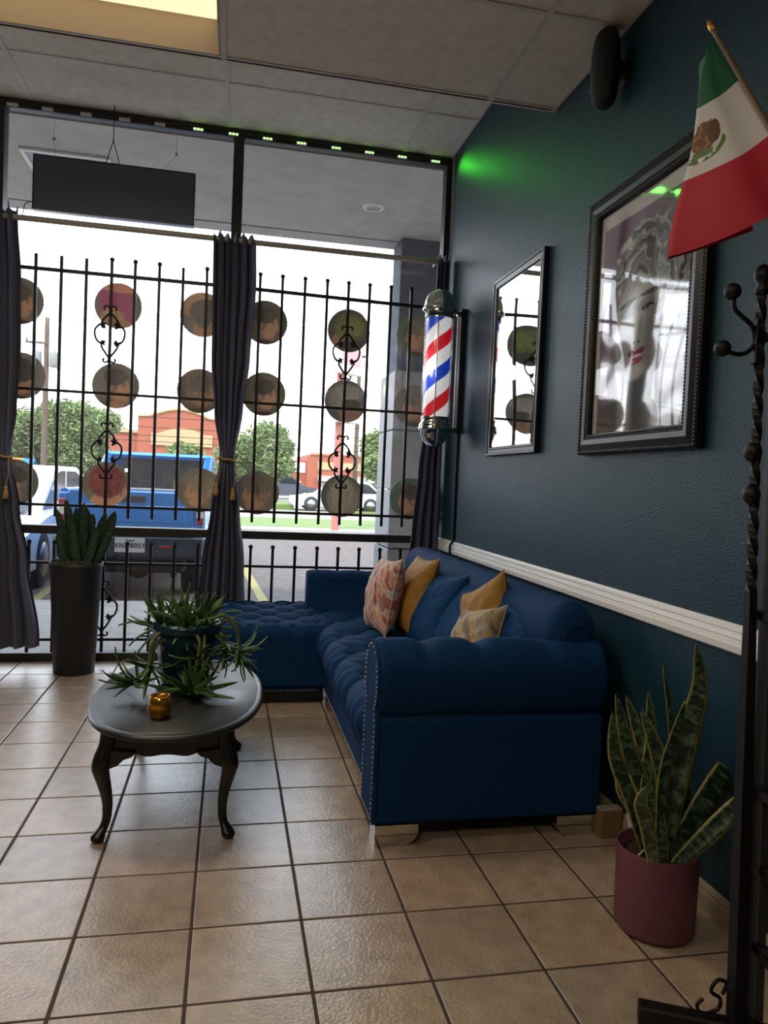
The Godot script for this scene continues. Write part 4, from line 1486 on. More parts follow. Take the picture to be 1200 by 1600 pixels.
func cushion(called: String, label: String, w: float, h: float, t: float, at: Vector3, normal: Vector3, roll: float, m: Material, sd: int) -> void:
	# at: the middle of its lower edge; normal: where its face looks; roll turns it in its plane
	var o := thing(called, label, "pillow", at, 0.0, "scatter cushions on the sofa")
	var nz := FastNoiseLite.new()
	nz.seed = sd
	nz.frequency = 1.6
	var zx := normal.normalized()
	var xx := Vector3.UP.cross(zx).normalized()
	var yx := zx.cross(xx).normalized()
	var b := Basis(xx, yx, zx) * Basis(Vector3(0, 0, 1), roll)
	var mid := yx * h * 0.48
	var st := S()
	for side in [1.0, -1.0]:
		grid(st, 30, 30, func(u: float, v: float) -> Vector3:
			var a := u * 2.0 - 1.0
			var c := v * 2.0 - 1.0
			var fat := pow(maxf(0.0, (1.0 - pow(absf(a), 2.4)) * (1.0 - pow(absf(c), 2.4))), 0.55)
			var x := a * w * 0.5 * (1.0 - 0.10 * (1.0 - c * c) * absf(a))
			var y := c * h * 0.5 * (1.0 - 0.10 * (1.0 - a * a) * absf(c))
			var wr := 0.16 * nz.get_noise_3d(a * 1.3, c * 1.3, side * 3.0) + 0.10 * pow(absf(sin((a * 3.0 + c * 2.0 + sd) * 1.9)), 0.7) * (a * a + c * c) * 0.5
			return b * Vector3(x, y, side * t * 0.5 * fat * (1.0 + wr - 0.08)) + mid, side > 0.0)
	part("cover", st, m, o)
	st = S()
	var seam := []
	for k in 81:
		var s := fmod(k / 80.0 * 4.0, 4.0)
		var e := int(s)
		var f := (s - e) * 2.0 - 1.0
		var a: float = [f, 1.0, -f, -1.0][e]
		var c: float = [-1.0, f, 1.0, -f][e]
		seam.append(b * Vector3(a * w * 0.5 * (1.0 - 0.10 * (1.0 - c * c) * absf(a)), c * h * 0.5 * (1.0 - 0.10 * (1.0 - a * a) * absf(c)), 0) + mid)
	tube(st, seam, 0.0028, 5, false)
	part("piping", st, m, o)

func printed_cloth(cols: Array, sd: int) -> StandardMaterial3D:
	# marbled swirls of colour
	var n := 192
	var nz := FastNoiseLite.new()
	nz.seed = sd
	nz.frequency = 0.011
	nz.fractal_octaves = 3
	nz.domain_warp_enabled = true
	nz.domain_warp_amplitude = 40.0
	nz.domain_warp_frequency = 0.008
	var img := Image.create(n, n, false, Image.FORMAT_RGB8)
	for j in n:
		for i in n:
			var k := clampf(nz.get_noise_2d(i * 2.2 + j * 0.8, j * 0.7) * 1.5 * 0.5 + 0.5, 0.0, 0.999) * cols.size()
			img.set_pixel(i, j, cols[int(k)])
	var m := mat(Color.WHITE, 0.7)
	m.albedo_texture = picture(img)
	m.rim_enabled = true
	m.rim = 0.3
	return m

func make_cushions() -> void:
	var pink := printed_cloth([c8(120, 66, 62), c8(192, 112, 84), c8(214, 186, 166), c8(206, 140, 104), c8(198, 190, 182), c8(176, 96, 78), c8(150, 128, 132)], 3)
	var grey := printed_cloth([c8(112, 92, 60), c8(150, 130, 96), c8(160, 150, 136), c8(180, 140, 66), c8(170, 164, 154)], 8)
	var y := 0.425
	cushion("patterned_pillow", "peach and cream marbled pillow, farthest along the sofa", 0.42, 0.43, 0.19, Vector3(1.20, y, -2.62), Vector3(-0.97, 0.2, 0.04), 0.08, pink, 1)
	cushion("mustard_pillow", "mustard velvet pillow behind the peach marbled pillow", 0.42, 0.46, 0.17, Vector3(1.345, y, -2.56), Vector3(-0.95, 0.30, 0.02), 0.06, M.mustard, 2)
	cushion("navy_pillow", "blue velvet pillow next to the far mustard pillow", 0.42, 0.44, 0.16, Vector3(1.36, y - 0.01, -2.28), Vector3(-0.90, 0.44, 0.06), 0.05, M.navy, 3)
	cushion("navy_pillow", "blue velvet pillow between the other blue pillow and the near mustard pillow", 0.42, 0.46, 0.16, Vector3(1.42, y - 0.01, -2.02), Vector3(-0.84, 0.5, 0.14), 0.05, M.navy, 4)
	cushion("mustard_pillow", "mustard velvet pillow standing behind the small grey marbled pillow", 0.38, 0.42, 0.19, Vector3(1.53, y, -1.72), Vector3(-0.94, 0.06, 0.2), 0.45, M.mustard, 5)
	cushion("patterned_pillow", "small grey and ochre marbled pillow behind the sofa arm", 0.33, 0.34, 0.2, Vector3(1.38, y, -1.56), Vector3(-0.88, 0.34, 0.16), 0.25, grey, 6)
	cushion("navy_pillow", "blue velvet pillow leaning in the corner by the sofa arm", 0.38, 0.4, 0.15, Vector3(1.5, y, -1.42), Vector3(-0.92, 0.32, 0.2), 0.12, M.navy, 7)

# ---------------------------------------------------------------- table, plants, votive
func make_table() -> void:
	var c := Vector3(0.205, 0, -1.575)
	var o := thing("coffee_table", "black oval coffee table with cabriole legs", "table", c, deg_to_rad(-2.4))
	var sup := func(a: float, rx: float, rz: float) -> Vector2:
		var n := 2.0 / 2.35
		return Vector2(signf(cos(a)) * pow(absf(cos(a)), n) * rx, signf(sin(a)) * pow(absf(sin(a)), n) * rz)
	var st := S()
	# moulded top: flat field, small step, rounded edge
	var rim := [[0.0, 0.4], [0.297, 0.4], [0.299, 0.3985], [0.303, 0.3965], [0.308, 0.3975], [0.318, 0.395], [0.325, 0.388], [0.326, 0.381], [0.322, 0.375], [0.31, 0.371], [0.3, 0.37], [0.0, 0.37]]
	smooth(st, true)
	grid(st, 72, rim.size() - 1, func(u: float, v: float) -> Vector3:
		var k: Array = rim[int(round(v * (rim.size() - 1)))]
		var q: Vector2 = sup.call(u * TAU, k[0], maxf(0.0, k[0] + 0.215 * minf(1.0, k[0] / 0.25)))
		return Vector3(q.x, k[1], q.y), true)
	part("table_top", st, M.table_top, o)
	# apron with a scalloped lower edge, one board a side
	for e in [[0.2, 0.0, 0.36], [0.2, PI, 0.36], [0.41, PI / 2, 0.2], [0.41, -PI / 2, 0.2]]:
		var poly := PackedVector2Array()
		var half: float = 0.415 if e[0] < 0.3 else 0.215
		poly.append(Vector2(-half, 0.37))
		poly.append(Vector2(half, 0.37))
		for k in 25:
			var t := 1.0 - k / 24.0 * 2.0
			var y := 0.30 + 0.012 * cos(t * PI * 3.0) - 0.02 * exp(-pow(t / 0.22, 2.0)) - 0.02 * smoothstep(0.75, 1.0, absf(t))
			poly.append(Vector2(t * half, y))
		st = S()
		extrude(st, poly, -0.009, 0.009, Transform3D(Basis(Vector3.UP, e[1] + PI / 2), Vector3(sin(e[1] + PI / 2) * e[0], 0, cos(e[1] + PI / 2) * e[0])))
		part("apron_board", st, M.black_wood, o)
	# cabriole legs: knee, slender ankle, pad foot
	for sx in [-1.0, 1.0]:
		for sz in [-1.0, 1.0]:
			st = S()
			var d := Vector3(sx * 0.72, 0, sz * 0.70)
			var base := Vector3(sx * 0.196, 0, sz * 0.41)
			var prof := [[0.37, 0.0, 0.027], [0.33, 0.003, 0.028], [0.29, 0.016, 0.030], [0.255, 0.021, 0.030], [0.22, 0.015, 0.026], [0.17, 0.004, 0.021], [0.12, -0.003, 0.0175], [0.075, -0.002, 0.0155], [0.05, 0.004, 0.0155], [0.034, 0.014, 0.019], [0.02, 0.022, 0.024], [0.008, 0.023, 0.0235], [0.0, 0.022, 0.017]]
			var pts := []
			var rad := []
			for k in prof:
				pts.append(base + d * (k[1] as float) * 1.3 + Vector3(0, k[0], 0))
				rad.append(k[2])
			# horizontal rings so the leg keeps its plan shape
			grid(st, 16, prof.size() * 3, func(u: float, v: float) -> Vector3:
				var t := v * (prof.size() - 1)
				var k := clampi(int(t), 0, prof.size() - 2)
				var f := t - k
				var p: Vector3 = (pts[k] as Vector3).cubic_interpolate(pts[k + 1], pts[maxi(k - 1, 0)], pts[mini(k + 2, prof.size() - 1)], f)
				var r := lerpf(rad[k], rad[k + 1], f)
				var a := u * TAU
				return Vector3(p.x + cos(a) * r, clampf(p.y, 0.0, 0.37), p.z + sin(a) * r), true)
			ball(st, base + Vector3(sx * 0.028, 0.008, sz * 0.028) * 0.75, 0.014, 10, 0.5)
			part("leg", st, M.black_wood, o)
			# shaped knee brackets either side
			for br in [[Vector3(-sx, 0, 0), 0.075], [Vector3(0, 0, -sz), 0.075]]:
				st = S()
				var dirv: Vector3 = br[0]
				var poly := PackedVector2Array([Vector2(0.0, 0.315), Vector2(0.09, 0.305), Vector2(0.075, 0.29), Vector2(0.05, 0.282), Vector2(0.03, 0.262), Vector2(0.0, 0.25)])
				extrude(st, poly, -0.014, 0.014, Transform3D(Basis(dirv, Vector3.UP, dirv.cross(Vector3.UP)), base + Vector3(sx * 0.012, 0, sz * 0.012) + dirv * 0.018))
				part("knee_bracket", st, M.black_wood, o)

func make_votive() -> void:
	var p := pt(248, 1125, 1, 0.4)
	var o := thing("votive_holder", "gold mercury glass votive candle holder on the coffee table", "candle holder", p + Vector3(0.0, 0.0008, -0.03))
	var st := S()
	lathe(st, [[0.0, 0.0], [0.026, 0.0], [0.032, 0.004], [0.039, 0.02], [0.041, 0.036], [0.038, 0.06], [0.034, 0.078], [0.0325, 0.079], [0.036, 0.06], [0.0385, 0.036], [0.036, 0.022], [0.03, 0.007], [0.0, 0.006]], 36)
	var m := mat(c8(255, 226, 170), 0.14, 0.85)
	m.albedo_texture = noise(0.05, 3, 61, 128, ramp2(c8(120, 80, 30), c8(230, 190, 110), c8(250, 225, 160)))
	m.uv1_triplanar = true
	m.uv1_scale = Vector3(14, 14, 14)
	part("glass", st, m, o)
	st = S()
	lathe(st, [[0.0, 0.007], [0.018, 0.007], [0.018, 0.03], [0.0, 0.031]], 20)
	part("candle", st, mat(c8(228, 220, 200), 0.6), o)

func blade(pts: Array, wid: Array, face: Vector3, cup := 0.25, thick := 0.003) -> SurfaceTool:
	# a fleshy strap leaf: pts along its spine, widths, face: where its upper side looks
	var st := S()
	var n := pts.size()
	var rows := []
	for k in n:
		var t: Vector3 = (pts[mini(k + 1, n - 1)] - pts[maxi(k - 1, 0)]).normalized()
		var side := t.cross(face).normalized()
		var up := side.cross(t).normalized()
		var r := []
		for q in 5:
			var s := q / 4.0 * 2.0 - 1.0
			r.append(pts[k] + side * s * wid[k] * 0.5 + up * (absf(s) * wid[k] * cup * 0.5))
		rows.append([r, up])
	for s in [1.0, -1.0]:
		grid(st, 4, n - 1, func(u: float, v: float) -> Vector3:
			var q := int(round(u * 4.0))
			var k := int(round(v * (n - 1)))
			var edge := 0.0 if q in [0, 4] else 1.0
			return rows[k][0][q] + rows[k][1] * s * thick * edge, s < 0.0)
	return st

func snake_texture(margin: Color, dark: Color, light: Color, share: float, sd: int) -> ImageTexture:
	# across: yellow margin, banded green middle; bands lie crosswise
	var img := Image.create(64, 256, false, Image.FORMAT_RGB8)
	var nz := FastNoiseLite.new()
	nz.seed = sd
	nz.frequency = 0.05
	for j in 256:
		for i in 64:
			var x := absf(i / 63.0 * 2.0 - 1.0)
			var k := nz.get_noise_2d(i * 0.35, j * 1.6) + 0.4 * nz.get_noise_2d(i * 2.0, j * 3.0)
			var c := dark.lerp(light, clampf(k * 1.6 + 0.4, 0.0, 1.0))
			if x > 1.0 - share + 0.1 * nz.get_noise_2d(9.0, j * 0.6):
				c = margin
			img.set_pixel(i, j, c)
	return picture(img)

func make_snake_plants() -> void:
	# tall tapered planter with a plain dark snake plant, by the window
	var base := Vector3(-0.545, 0, -3.42)
	var o := thing("planter", "tall tapered black planter with a dark green snake plant by the window", "potted plant", base)
	var st := S()
	lathe(st, [[0.0, 0.0], [0.118, 0.0], [0.121, 0.004], [0.152, 0.65], [0.157, 0.665], [0.157, 0.69], [0.15, 0.69], [0.148, 0.66], [0.143, 0.63], [0.0, 0.63]], 40)
	part("pot", st, mat(c8(24, 25, 29), 0.55), o)
	st = S()
	rng.seed = 5
	for k in 220:
		var a := rng.randf() * TAU
		var r := sqrt(rng.randf()) * 0.138
		ball(st, Vector3(cos(a) * r, 0.665 + rng.randf() * 0.03, sin(a) * r), 0.012 + rng.randf() * 0.012, 6, 0.7)
	stuff(part("moss", st, mat(c8(62, 60, 42), 0.95), o))
	var dm := mat(Color.WHITE, 0.4)
	dm.albedo_texture = snake_texture(c8(52, 74, 50), c8(26, 46, 34), c8(54, 78, 56), 0.08, 4)
	# [base u, base v], bend, tip and width in pixels of the photograph, depth offset in metres
	for e in [[[108, 880], [98, 830], [88, 795], 13, 0.05], [[112, 882], [112, 830], [103, 780], 17, 0.02], [[118, 880], [122, 835], [119, 792], 15, -0.04], [[125, 882], [130, 830], [132, 785], 16, 0.04], [[130, 882], [138, 840], [146, 802], 19, 0.0], [[134, 880], [142, 830], [133, 790], 14, -0.06], [[138, 882], [152, 840], [166, 800], 15, -0.02], [[142, 882], [165, 838], [180, 798], 19, 0.03], [[142, 880], [166, 845], [180, 808], 14, 0.07], [[103, 880], [95, 850], [93, 828], 12, 0.08], [[122, 884], [116, 850], [110, 800], 15, 0.08], [[132, 884], [146, 850], [152, 822], 14, 0.09]]:
		var z: float = base.z + e[4]
		var p := [pt(e[0][0], e[0][1], 2, z) - base - Vector3(0, 0.04, 0), pt(e[1][0], e[1][1], 2, z) - base, pt(e[2][0], e[2][1], 2, z + 0.03) - base]
		var px := 4.65 / FOCAL
		var line := spline(p, 7)
		var wid := []
		for k in line.size():
			var t := k / (line.size() - 1.0)
			wid.append(maxf(0.001, e[3] * px * pow(maxf(0.0, sin(PI * pow(lerpf(0.22, 1.0, t), 1.25))), 0.7)))
		part("leaf", blade(line, wid, Vector3(0.2 * sin(e[3] + e[4] * 50.0), 0.1, 1.0), 0.3), dm, o)
	# mauve pot with a yellow-edged snake plant, on the floor by the wall
	base = Vector3(1.625, 0, -0.445)
	o = thing("potted_snake_plant", "yellow-edged snake plant in a mauve round pot on the floor", "potted plant", base)
	st = S()
	lathe(st, [[0.0, 0.0], [0.098, 0.0], [0.108, 0.005], [0.113, 0.02], [0.115, 0.24], [0.1135, 0.243], [0.109, 0.24], [0.107, 0.2], [0.0, 0.2]], 48)
	part("pot", st, mat(c8(112, 64, 78), 0.42), o)
	st = S()
	grid(st, 24, 8, func(u: float, v: float) -> Vector3:
		return Vector3(cos(u * TAU) * v * 0.1085, 0.205 + 0.012 * sin(u * 19.0) * v * (1.0 - v) + 0.014 * (1.0 - v * v), sin(u * TAU) * v * 0.1085))
	part("soil", st, M.soil, o)
	st = S()
	tube(st, [Vector3(-0.06, 0.215, 0.0), Vector3(-0.044, 0.25, 0.02)], 0.0028, 6)
	part("plant_label_stick", st, M.white_plastic, o)
	var vm := []
	for k in 3:
		var q := mat(Color.WHITE, 0.38)
		q.albedo_texture = snake_texture(c8(166, 156, 82), c8(30, 52, 36), c8(96, 120, 90), 0.22, 20 + k)
		q.backlight_enabled = true
		q.backlight = Color(0.12, 0.14, 0.06)
		vm.append(q)
	var list := [
		[[[1035, 1345], [1052, 1250], [1078, 1130], [1092, 1070], [1088, 1006]], 34, 0.02],
		[[[1040, 1350], [1090, 1265], [1140, 1205], [1195, 1205]], 46, 0.03],
		[[[1052, 1350], [1110, 1300], [1165, 1255], [1205, 1235]], 30, 0.05],
		[[[1020, 1345], [1012, 1260], [980, 1170], [962, 1085]], 30, 0.05],
		[[[1012, 1340], [985, 1245], [960, 1180], [957, 1112]], 26, 0.0],
		[[[1022, 1345], [1020, 1240], [1006, 1170], [978, 1085]], 28, -0.02],
		[[[1028, 1350], [1034, 1220], [1052, 1150], [1070, 1096]], 24, 0.07],
		[[[1018, 1345], [1040, 1240], [1028, 1180], [1002, 1106]], 30, 0.03],
		[[[1016, 1340], [1010, 1235], [1018, 1150], [1013, 1080]], 22, -0.06],
		[[[1034, 1345], [1048, 1250], [1050, 1160], [1036, 1040]], 20, -0.07],
		[[[1024, 1352], [1012, 1290], [1002, 1255], [1010, 1230]], 24, 0.08],
		[[[1036, 1350], [1028, 1290], [1012, 1240], [1005, 1210]], 26, 0.09],
		[[[1044, 1350], [1068, 1270], [1064, 1200], [1075, 1150]], 24, -0.05],
		[[[1012, 1340], [994, 1270], [972, 1230], [968, 1190]], 24, -0.05],
	]
	for k in list.size():
		var e: Array = list[k]
		var z: float = base.z + e[2]
		var p := []
		for i in e[0].size():
			var q: Array = e[0][i]
			p.append(pt(q[0], q[1], 2, z + 0.02 * i * (1.0 if k % 2 == 0 else -0.6)) - base)
		if k in [1, 2]:
			for i in p.size():
				p[i].x = minf(p[i].x, WX - base.x - 0.02)
		p[0].y = 0.2
		var line := spline(p, 6)
		var px := 2.15 / FOCAL
		var wid := []
		for i in line.size():
			var t := i / (line.size() - 1.0)
			wid.append(maxf(0.0008, e[1] * px * pow(maxf(0.0, sin(PI * pow(lerpf(0.16, 1.0, t), 1.1))), 0.75)))
		part("leaf", blade(line, wid, Vector3(-0.35 + 0.5 * sin(k * 2.3), 0.15, 1.0), 0.35, 0.0022), vm[k % 3], o)

func make_aloe() -> void:
	var base := Vector3(0.225, 0.4, -1.63)
	var c := pt(287, 1078, 1, 0.4)
	base.x = c.x
	base.z = c.z - 0.07
	var o := thing("potted_aloe", "trailing spiky green aloe in a dark teal glazed pot on the table", "potted plant", base)
	var st := S()
	lathe(st, [[0.0, 0.0], [0.098, 0.0], [0.112, 0.006], [0.12, 0.016], [0.117, 0.018], [0.106, 0.012], [0.0, 0.01]], 40)
	part("saucer", st, mat(c8(22, 40, 56), 0.2), o)
	st = S()
	lathe(st, [[0.0, 0.012], [0.088, 0.012], [0.093, 0.018], [0.122, 0.21], [0.127, 0.222], [0.135, 0.226], [0.139, 0.238], [0.138, 0.262], [0.131, 0.266], [0.125, 0.258], [0.12, 0.235], [0.0, 0.235]], 44)
	var pm := mat(Color.WHITE, 0.16)
	pm.albedo_texture = noise(0.02, 3, 71, 128, ramp2(c8(14, 34, 48), c8(20, 50, 66), c8(34, 74, 84)))
	pm.uv1_triplanar = true
	pm.uv1_scale = Vector3(4, 4, 4)
	part("pot", st, pm, o)
	st = S()
	grid(st, 20, 5, func(u: float, v: float) -> Vector3: return Vector3(cos(u * TAU) * v * 0.111, 0.24 + 0.012 * (1.0 - v * v), sin(u * TAU) * v * 0.111))
	part("soil", st, M.soil, o)
	# leaf shapes shared by all the rosettes
	rng.seed = 23
	var leaves := []
	var tips := []
	for k in 6:
		var l := 0.125 + 0.012 * k
		var bend := [0.025, -0.02, 0.04, 0.0, -0.03, 0.05][k] as float
		var line := spline([Vector3.ZERO, Vector3(0.0, l * 0.35, bend * 0.25), Vector3(0.0, l * 0.7, bend * 0.8), Vector3(0.0, l * 0.96, bend * 1.6)], 3)
		var wid := []
		for i in line.size():
			var t := i / (line.size() - 1.0)
			wid.append(maxf(0.0006, 0.034 * (1.0 - t) ** 0.8 * (0.75 + 0.5 * t)))
		leaves.append(commit(blade(line, wid, Vector3(0, 0.0, -1.0), 0.55, 0.0034)))
		tips.append(line[-1])
	var gm := []
	for k in 3:
		var q := mat([c8(62, 96, 44), c8(84, 116, 56), c8(48, 78, 42)][k], 0.42)
		q.backlight_enabled = true
		q.backlight = Color(0.35, 0.42, 0.18)
		gm.append(q)
	var rosette := func(at: Vector3, axis: Vector3, count: int, size: float) -> void:
		var ay := axis.normalized()
		var ax := ay.cross(Vector3(0.3, 0.1, 1.0)).normalized()
		var az := ax.cross(ay)
		var fr := Basis(ax, ay, az)
		for k in count:
			var t := (k + 0.5) / count
			var yaw := k * 2.39996 + rng.randf() * 0.3
			var open := lerpf(0.12, 1.7, pow(t, 0.75)) + rng.randf_range(-0.12, 0.12)
			var kind := rng.randi() % 6
			var sz := size * rng.randf_range(0.75, 1.08)
			var xf := Transform3D(fr * Basis(Vector3.UP, yaw) * Basis(Vector3.RIGHT, open) * Basis.from_scale(Vector3(sz, sz, sz)), at - ay * 0.03 * t)
			for again in 7:      # leaves that would go through the table lie on it instead
				var tip := xf * (tips[kind] as Vector3)
				if minf(tip.y, xf.origin.y) > 0.008:
					break
				xf.origin.y = maxf(xf.origin.y, 0.012)
				var flat := (tip - xf.origin)
				var want := Vector3(flat.x, 0.02 + 0.01 * again, flat.z).normalized()
				xf.basis = Basis(Quaternion(flat.normalized(), want)) * xf.basis
			var q := put("leaf", leaves[kind], gm[rng.randi() % 3], o)
			q.transform = xf
	var at := func(u: float, v: float, dz: float) -> Vector3: return pt(u, v, 2, base.z + dz) - base
	# crown
	rosette.call(at.call(252, 975, 0.02), Vector3(-0.5, 1.0, 0.2), 34, 0.88)
	rosette.call(at.call(283, 968, -0.05), Vector3(0.0, 1.0, -0.2), 34, 0.9)
	rosette.call(at.call(318, 975, 0.0), Vector3(0.5, 1.0, 0.1), 38, 0.98)
	rosette.call(at.call(290, 978, 0.07), Vector3(0.1, 0.9, 0.6), 30, 0.8)
	# trailing shoots: a stem and a rosette at its end
	var green_stem := mat(c8(84, 92, 52), 0.6)
	for e in [
		[[[258, 985, 0.08], [240, 1000, 0.12], [233, 1040, 0.14], [205, 1068, 0.15]], Vector3(-0.9, -0.1, 0.35), 22, 0.78],
		[[[246, 990, 0.09], [236, 1010, 0.13], [234, 1045, 0.12]], Vector3(-0.25, -1.0, 0.3), 18, 0.75],
		[[[300, 985, 0.1], [312, 1005, 0.15], [305, 1050, 0.17], [300, 1082, 0.18]], Vector3(0.0, 0.35, 0.9), 32, 0.92],
		[[[330, 968, 0.06], [352, 962, 0.08], [370, 985, 0.09], [376, 1025, 0.1]], Vector3(0.5, -0.75, 0.3), 26, 0.7],
		[[[326, 985, 0.05], [345, 1000, 0.07], [352, 1015, 0.08]], Vector3(-0.2, -1.0, 0.3), 16, 0.75],
		[[[320, 990, 0.1], [318, 1020, 0.16], [315, 1035, 0.16]], Vector3(0.3, -0.6, 0.6), 14, 0.7],
	]:
		var line := []
		for q in e[0]:
			line.append(at.call(q[0], q[1], q[2]))
		st = S()
		tube(st, spline(line, 6), 0.0075, 7)
		part("stem", st, green_stem, o)
		rosette.call(line[-1], e[1], e[2], e[3])

func make_small_things() -> void:
	# wooden block standing against the baseboard behind the sofa
	var o := thing("wood_block", "short tan wooden block on the floor at the sofa's back foot", "wood block", Vector3(1.765, 0, -0.985))
	var st := S()
	box(st, Vector3(-0.035, 0, -0.02), Vector3(0.052, 0.1, 0.02), 0.003)
	part("block", st, mat(c8(132, 106, 72), 0.6), o)
	st = S()
	box(st, Vector3(-0.035, 0.1, -0.02), Vector3(0.052, 0.108, 0.02), 0.002)
	part("cap", st, M.baseboard, o)
	# bundled white cord hanging on the wall behind the plant
	o = thing("cord_bundle", "bundled white electrical cord against the wall behind the mauve pot", "cord", Vector3(1.79, 0.087, -0.83))
	for k in 5:
		st = S()
		var loop := []
		for i in 21:
			var a := TAU * i / 20.0
			loop.append(Vector3(0.004 * k - 0.008, 0.075 + 0.072 * sin(a) + 0.004 * k, 0.03 * cos(a) + 0.008 * (k - 2)))
		tube(st, loop, 0.0042, 6, false)
		part("loop", st, M.white_plastic, o)
	st = S()
	tube(st, [Vector3(-0.018, 0.07, -0.04), Vector3(-0.02, 0.075, 0.04)], 0.005, 6)
	part("tie", st, M.iron, o)

# ---------------------------------------------------------------- outside
func slab(called: String, lo: Vector3, hi: Vector3, m: Material, label := "") -> Node3D:
	var st := S()
	box(st, lo, hi)
	var o := part(called, st, m)
	o.set_meta("kind", "structure")
	if label != "":
		o.set_meta("label", label)
	return o

func rough_mat(a: Color, b: Color, c: Color, freq: float, sc: float, sd: int, rough := 0.9) -> StandardMaterial3D:
	var m := mat(Color.WHITE, rough)
	m.albedo_texture = noise(freq, 5, sd, 512, ramp2(a, b, c))
	m.uv1_triplanar = true
	m.uv1_world_triplanar = true
	m.uv1_scale = Vector3(sc, sc, sc)
	return m

func make_street() -> void:
	var concrete := rough_mat(c8(138, 133, 130), c8(150, 145, 141), c8(162, 156, 151), 0.02, 0.5, 81)
	var asphalt := rough_mat(c8(80, 72, 70), c8(95, 86, 83), c8(112, 102, 98), 0.03, 0.35, 82)
	var road := rough_mat(c8(112, 104, 98), c8(124, 115, 108), c8(134, 126, 118), 0.02, 0.2, 83)
	var lawn := rough_mat(c8(66, 86, 36), c8(86, 106, 46), c8(108, 122, 62), 0.05, 0.5, 84)
	slab("sidewalk", Vector3(-14, -0.4, -6.3), Vector3(14, -0.03, WZ - 0.1), concrete, "concrete walk under the shop canopy")
	slab("parking_lot", Vector3(-60, -0.6, -18.4), Vector3(60, LOT, -6.3), asphalt, "worn grey asphalt parking lot")
	slab("kerb", Vector3(-60, -0.5, -19.6), Vector3(60, LOT + 0.05, -18.4), concrete, "concrete kerb at the end of the lot")
	slab("verge", Vector3(-60, -0.5, -24.3), Vector3(60, LOT + 0.06, -19.6), lawn, "strip of grass beside the road")
	slab("road", Vector3(-90, -0.6, -110), Vector3(90, LOT - 0.02, -24.3), road, "pale road and paving across the street")
	slab("median", Vector3(-2.0, -0.5, -37.5), Vector3(3.3, LOT + 0.22, -33.0), lawn, "low green hedge island across the road")
	slab("far_verge", Vector3(5.0, -0.5, -36.5), Vector3(30, LOT + 0.04, -31.5), lawn, "far strip of grass")
	# painted bay lines
	var paint := rough_mat(c8(150, 140, 88), c8(166, 154, 94), c8(120, 110, 84), 0.05, 1.5, 85)
	for e in [[0.80, -6.9, 0.62, -10.4], [-1.62, -6.7, -1.75, -10.4]]:
		var st := S()
		var a := Vector3(e[0], LOT, e[1])
		var b := Vector3(e[2], LOT, e[3])
		var d := (b - a).normalized()
		box(st, Vector3(-0.055, 0, 0), Vector3(0.055, 0.004, a.distance_to(b)), 0.0, Transform3D(Basis(d.cross(Vector3.UP).normalized(), Vector3.UP, d), a))
		var o := part("bay_line", st, paint)
		tag(o, "yellow painted parking line %s the blue pickup" % ("right of" if e[0] > 0.0 else "left of"), "road marking", "painted parking lines")
	# canopy over the walk
	var soffit := rough_mat(c8(166, 162, 156), c8(180, 175, 168), c8(190, 185, 177), 0.015, 0.4, 86)
	var cn := setting("canopy", "grey plaster soffit of the shop canopy")
	var st := S()
	box(st, Vector3(-12, CEIL2 - 0.01, -5.8), Vector3(10, CEIL2 + 0.5, WZ - 0.15))
	part("soffit", st, soffit, cn)
	st = S()
	box(st, Vector3(-12, CEIL2 - 0.016, -5.56), Vector3(10, CEIL2 - 0.009, -5.55))
	part("drip_line", st, mat(c8(70, 72, 84), 0.8), cn)
	var lamp := pt(584, 324, 1, CEIL2 - 0.012)
	var li := thing("recessed_light", "round white recessed downlight in the canopy soffit, switched off", "light", lamp)
	st = S()
	lathe(st, [[0.062, 0.002], [0.066, -0.008], [0.092, -0.006], [0.094, 0.002]], 32)
	part("trim_ring", st, M.white_plastic, li)
	st = S()
	lathe(st, [[0.0, -0.001], [0.03, -0.001], [0.063, -0.004]], 24)
	part("reflector", st, mat(c8(120, 120, 118), 0.25, 0.8), li)
	var pa := pt(28, 228, 1, CEIL2 - 0.012)
	var pb := pt(172, 247, 1, CEIL2 - 0.012)
	var pc := pt(52, 265, 1, CEIL2 - 0.012)
	li = thing("soffit_panel", "white-framed square fixture in the canopy soffit behind the hanging sign", "light", Vector3(pa.x, CEIL2 - 0.012, pc.z))
	st = S()
	var fw := 0.03
	var wx := pb.x - pa.x
	var wz := pa.z - pc.z
	for e in [[0, 0, wx, fw], [0, wz - fw, wx, wz], [0, fw, fw, wz - fw], [wx - fw, fw, wx, wz - fw]]:
		box(st, Vector3(e[0], -0.02, e[1]), Vector3(e[2], 0.0, e[3]), 0.003)
	part("frame", st, M.white_plastic, li)
	st = S()
	box(st, Vector3(fw, -0.008, fw), Vector3(wx - fw, 0.0, wz - fw))
	part("diffuser", st, mat(c8(150, 152, 156), 0.5), li)
	# clad column at the canopy edge
	var col := setting("column", "canopy column, dark above and clad in grey stone below")
	var cm := rough_mat(c8(60, 66, 78), c8(70, 76, 88), c8(80, 86, 98), 0.02, 0.6, 87)
	var cs := rough_mat(c8(130, 130, 130), c8(142, 141, 140), c8(152, 150, 148), 0.015, 0.5, 88, 0.6)
	st = S()
	box(st, Vector3(1.87, 2.3, -5.78), Vector3(2.42, CEIL2, -5.42), 0.006)
	part("shaft", st, cm, col)
	var y := -0.03
	for hgt in [0.68, 0.56, 0.56, 0.56]:
		st = S()
		box(st, Vector3(1.845, y, -6.02), Vector3(2.6, y + hgt - 0.012, -5.36), 0.006)
		part("stone_panel", st, cs, col)
		y += hgt
	make_truck()
	make_cars()
	make_far()

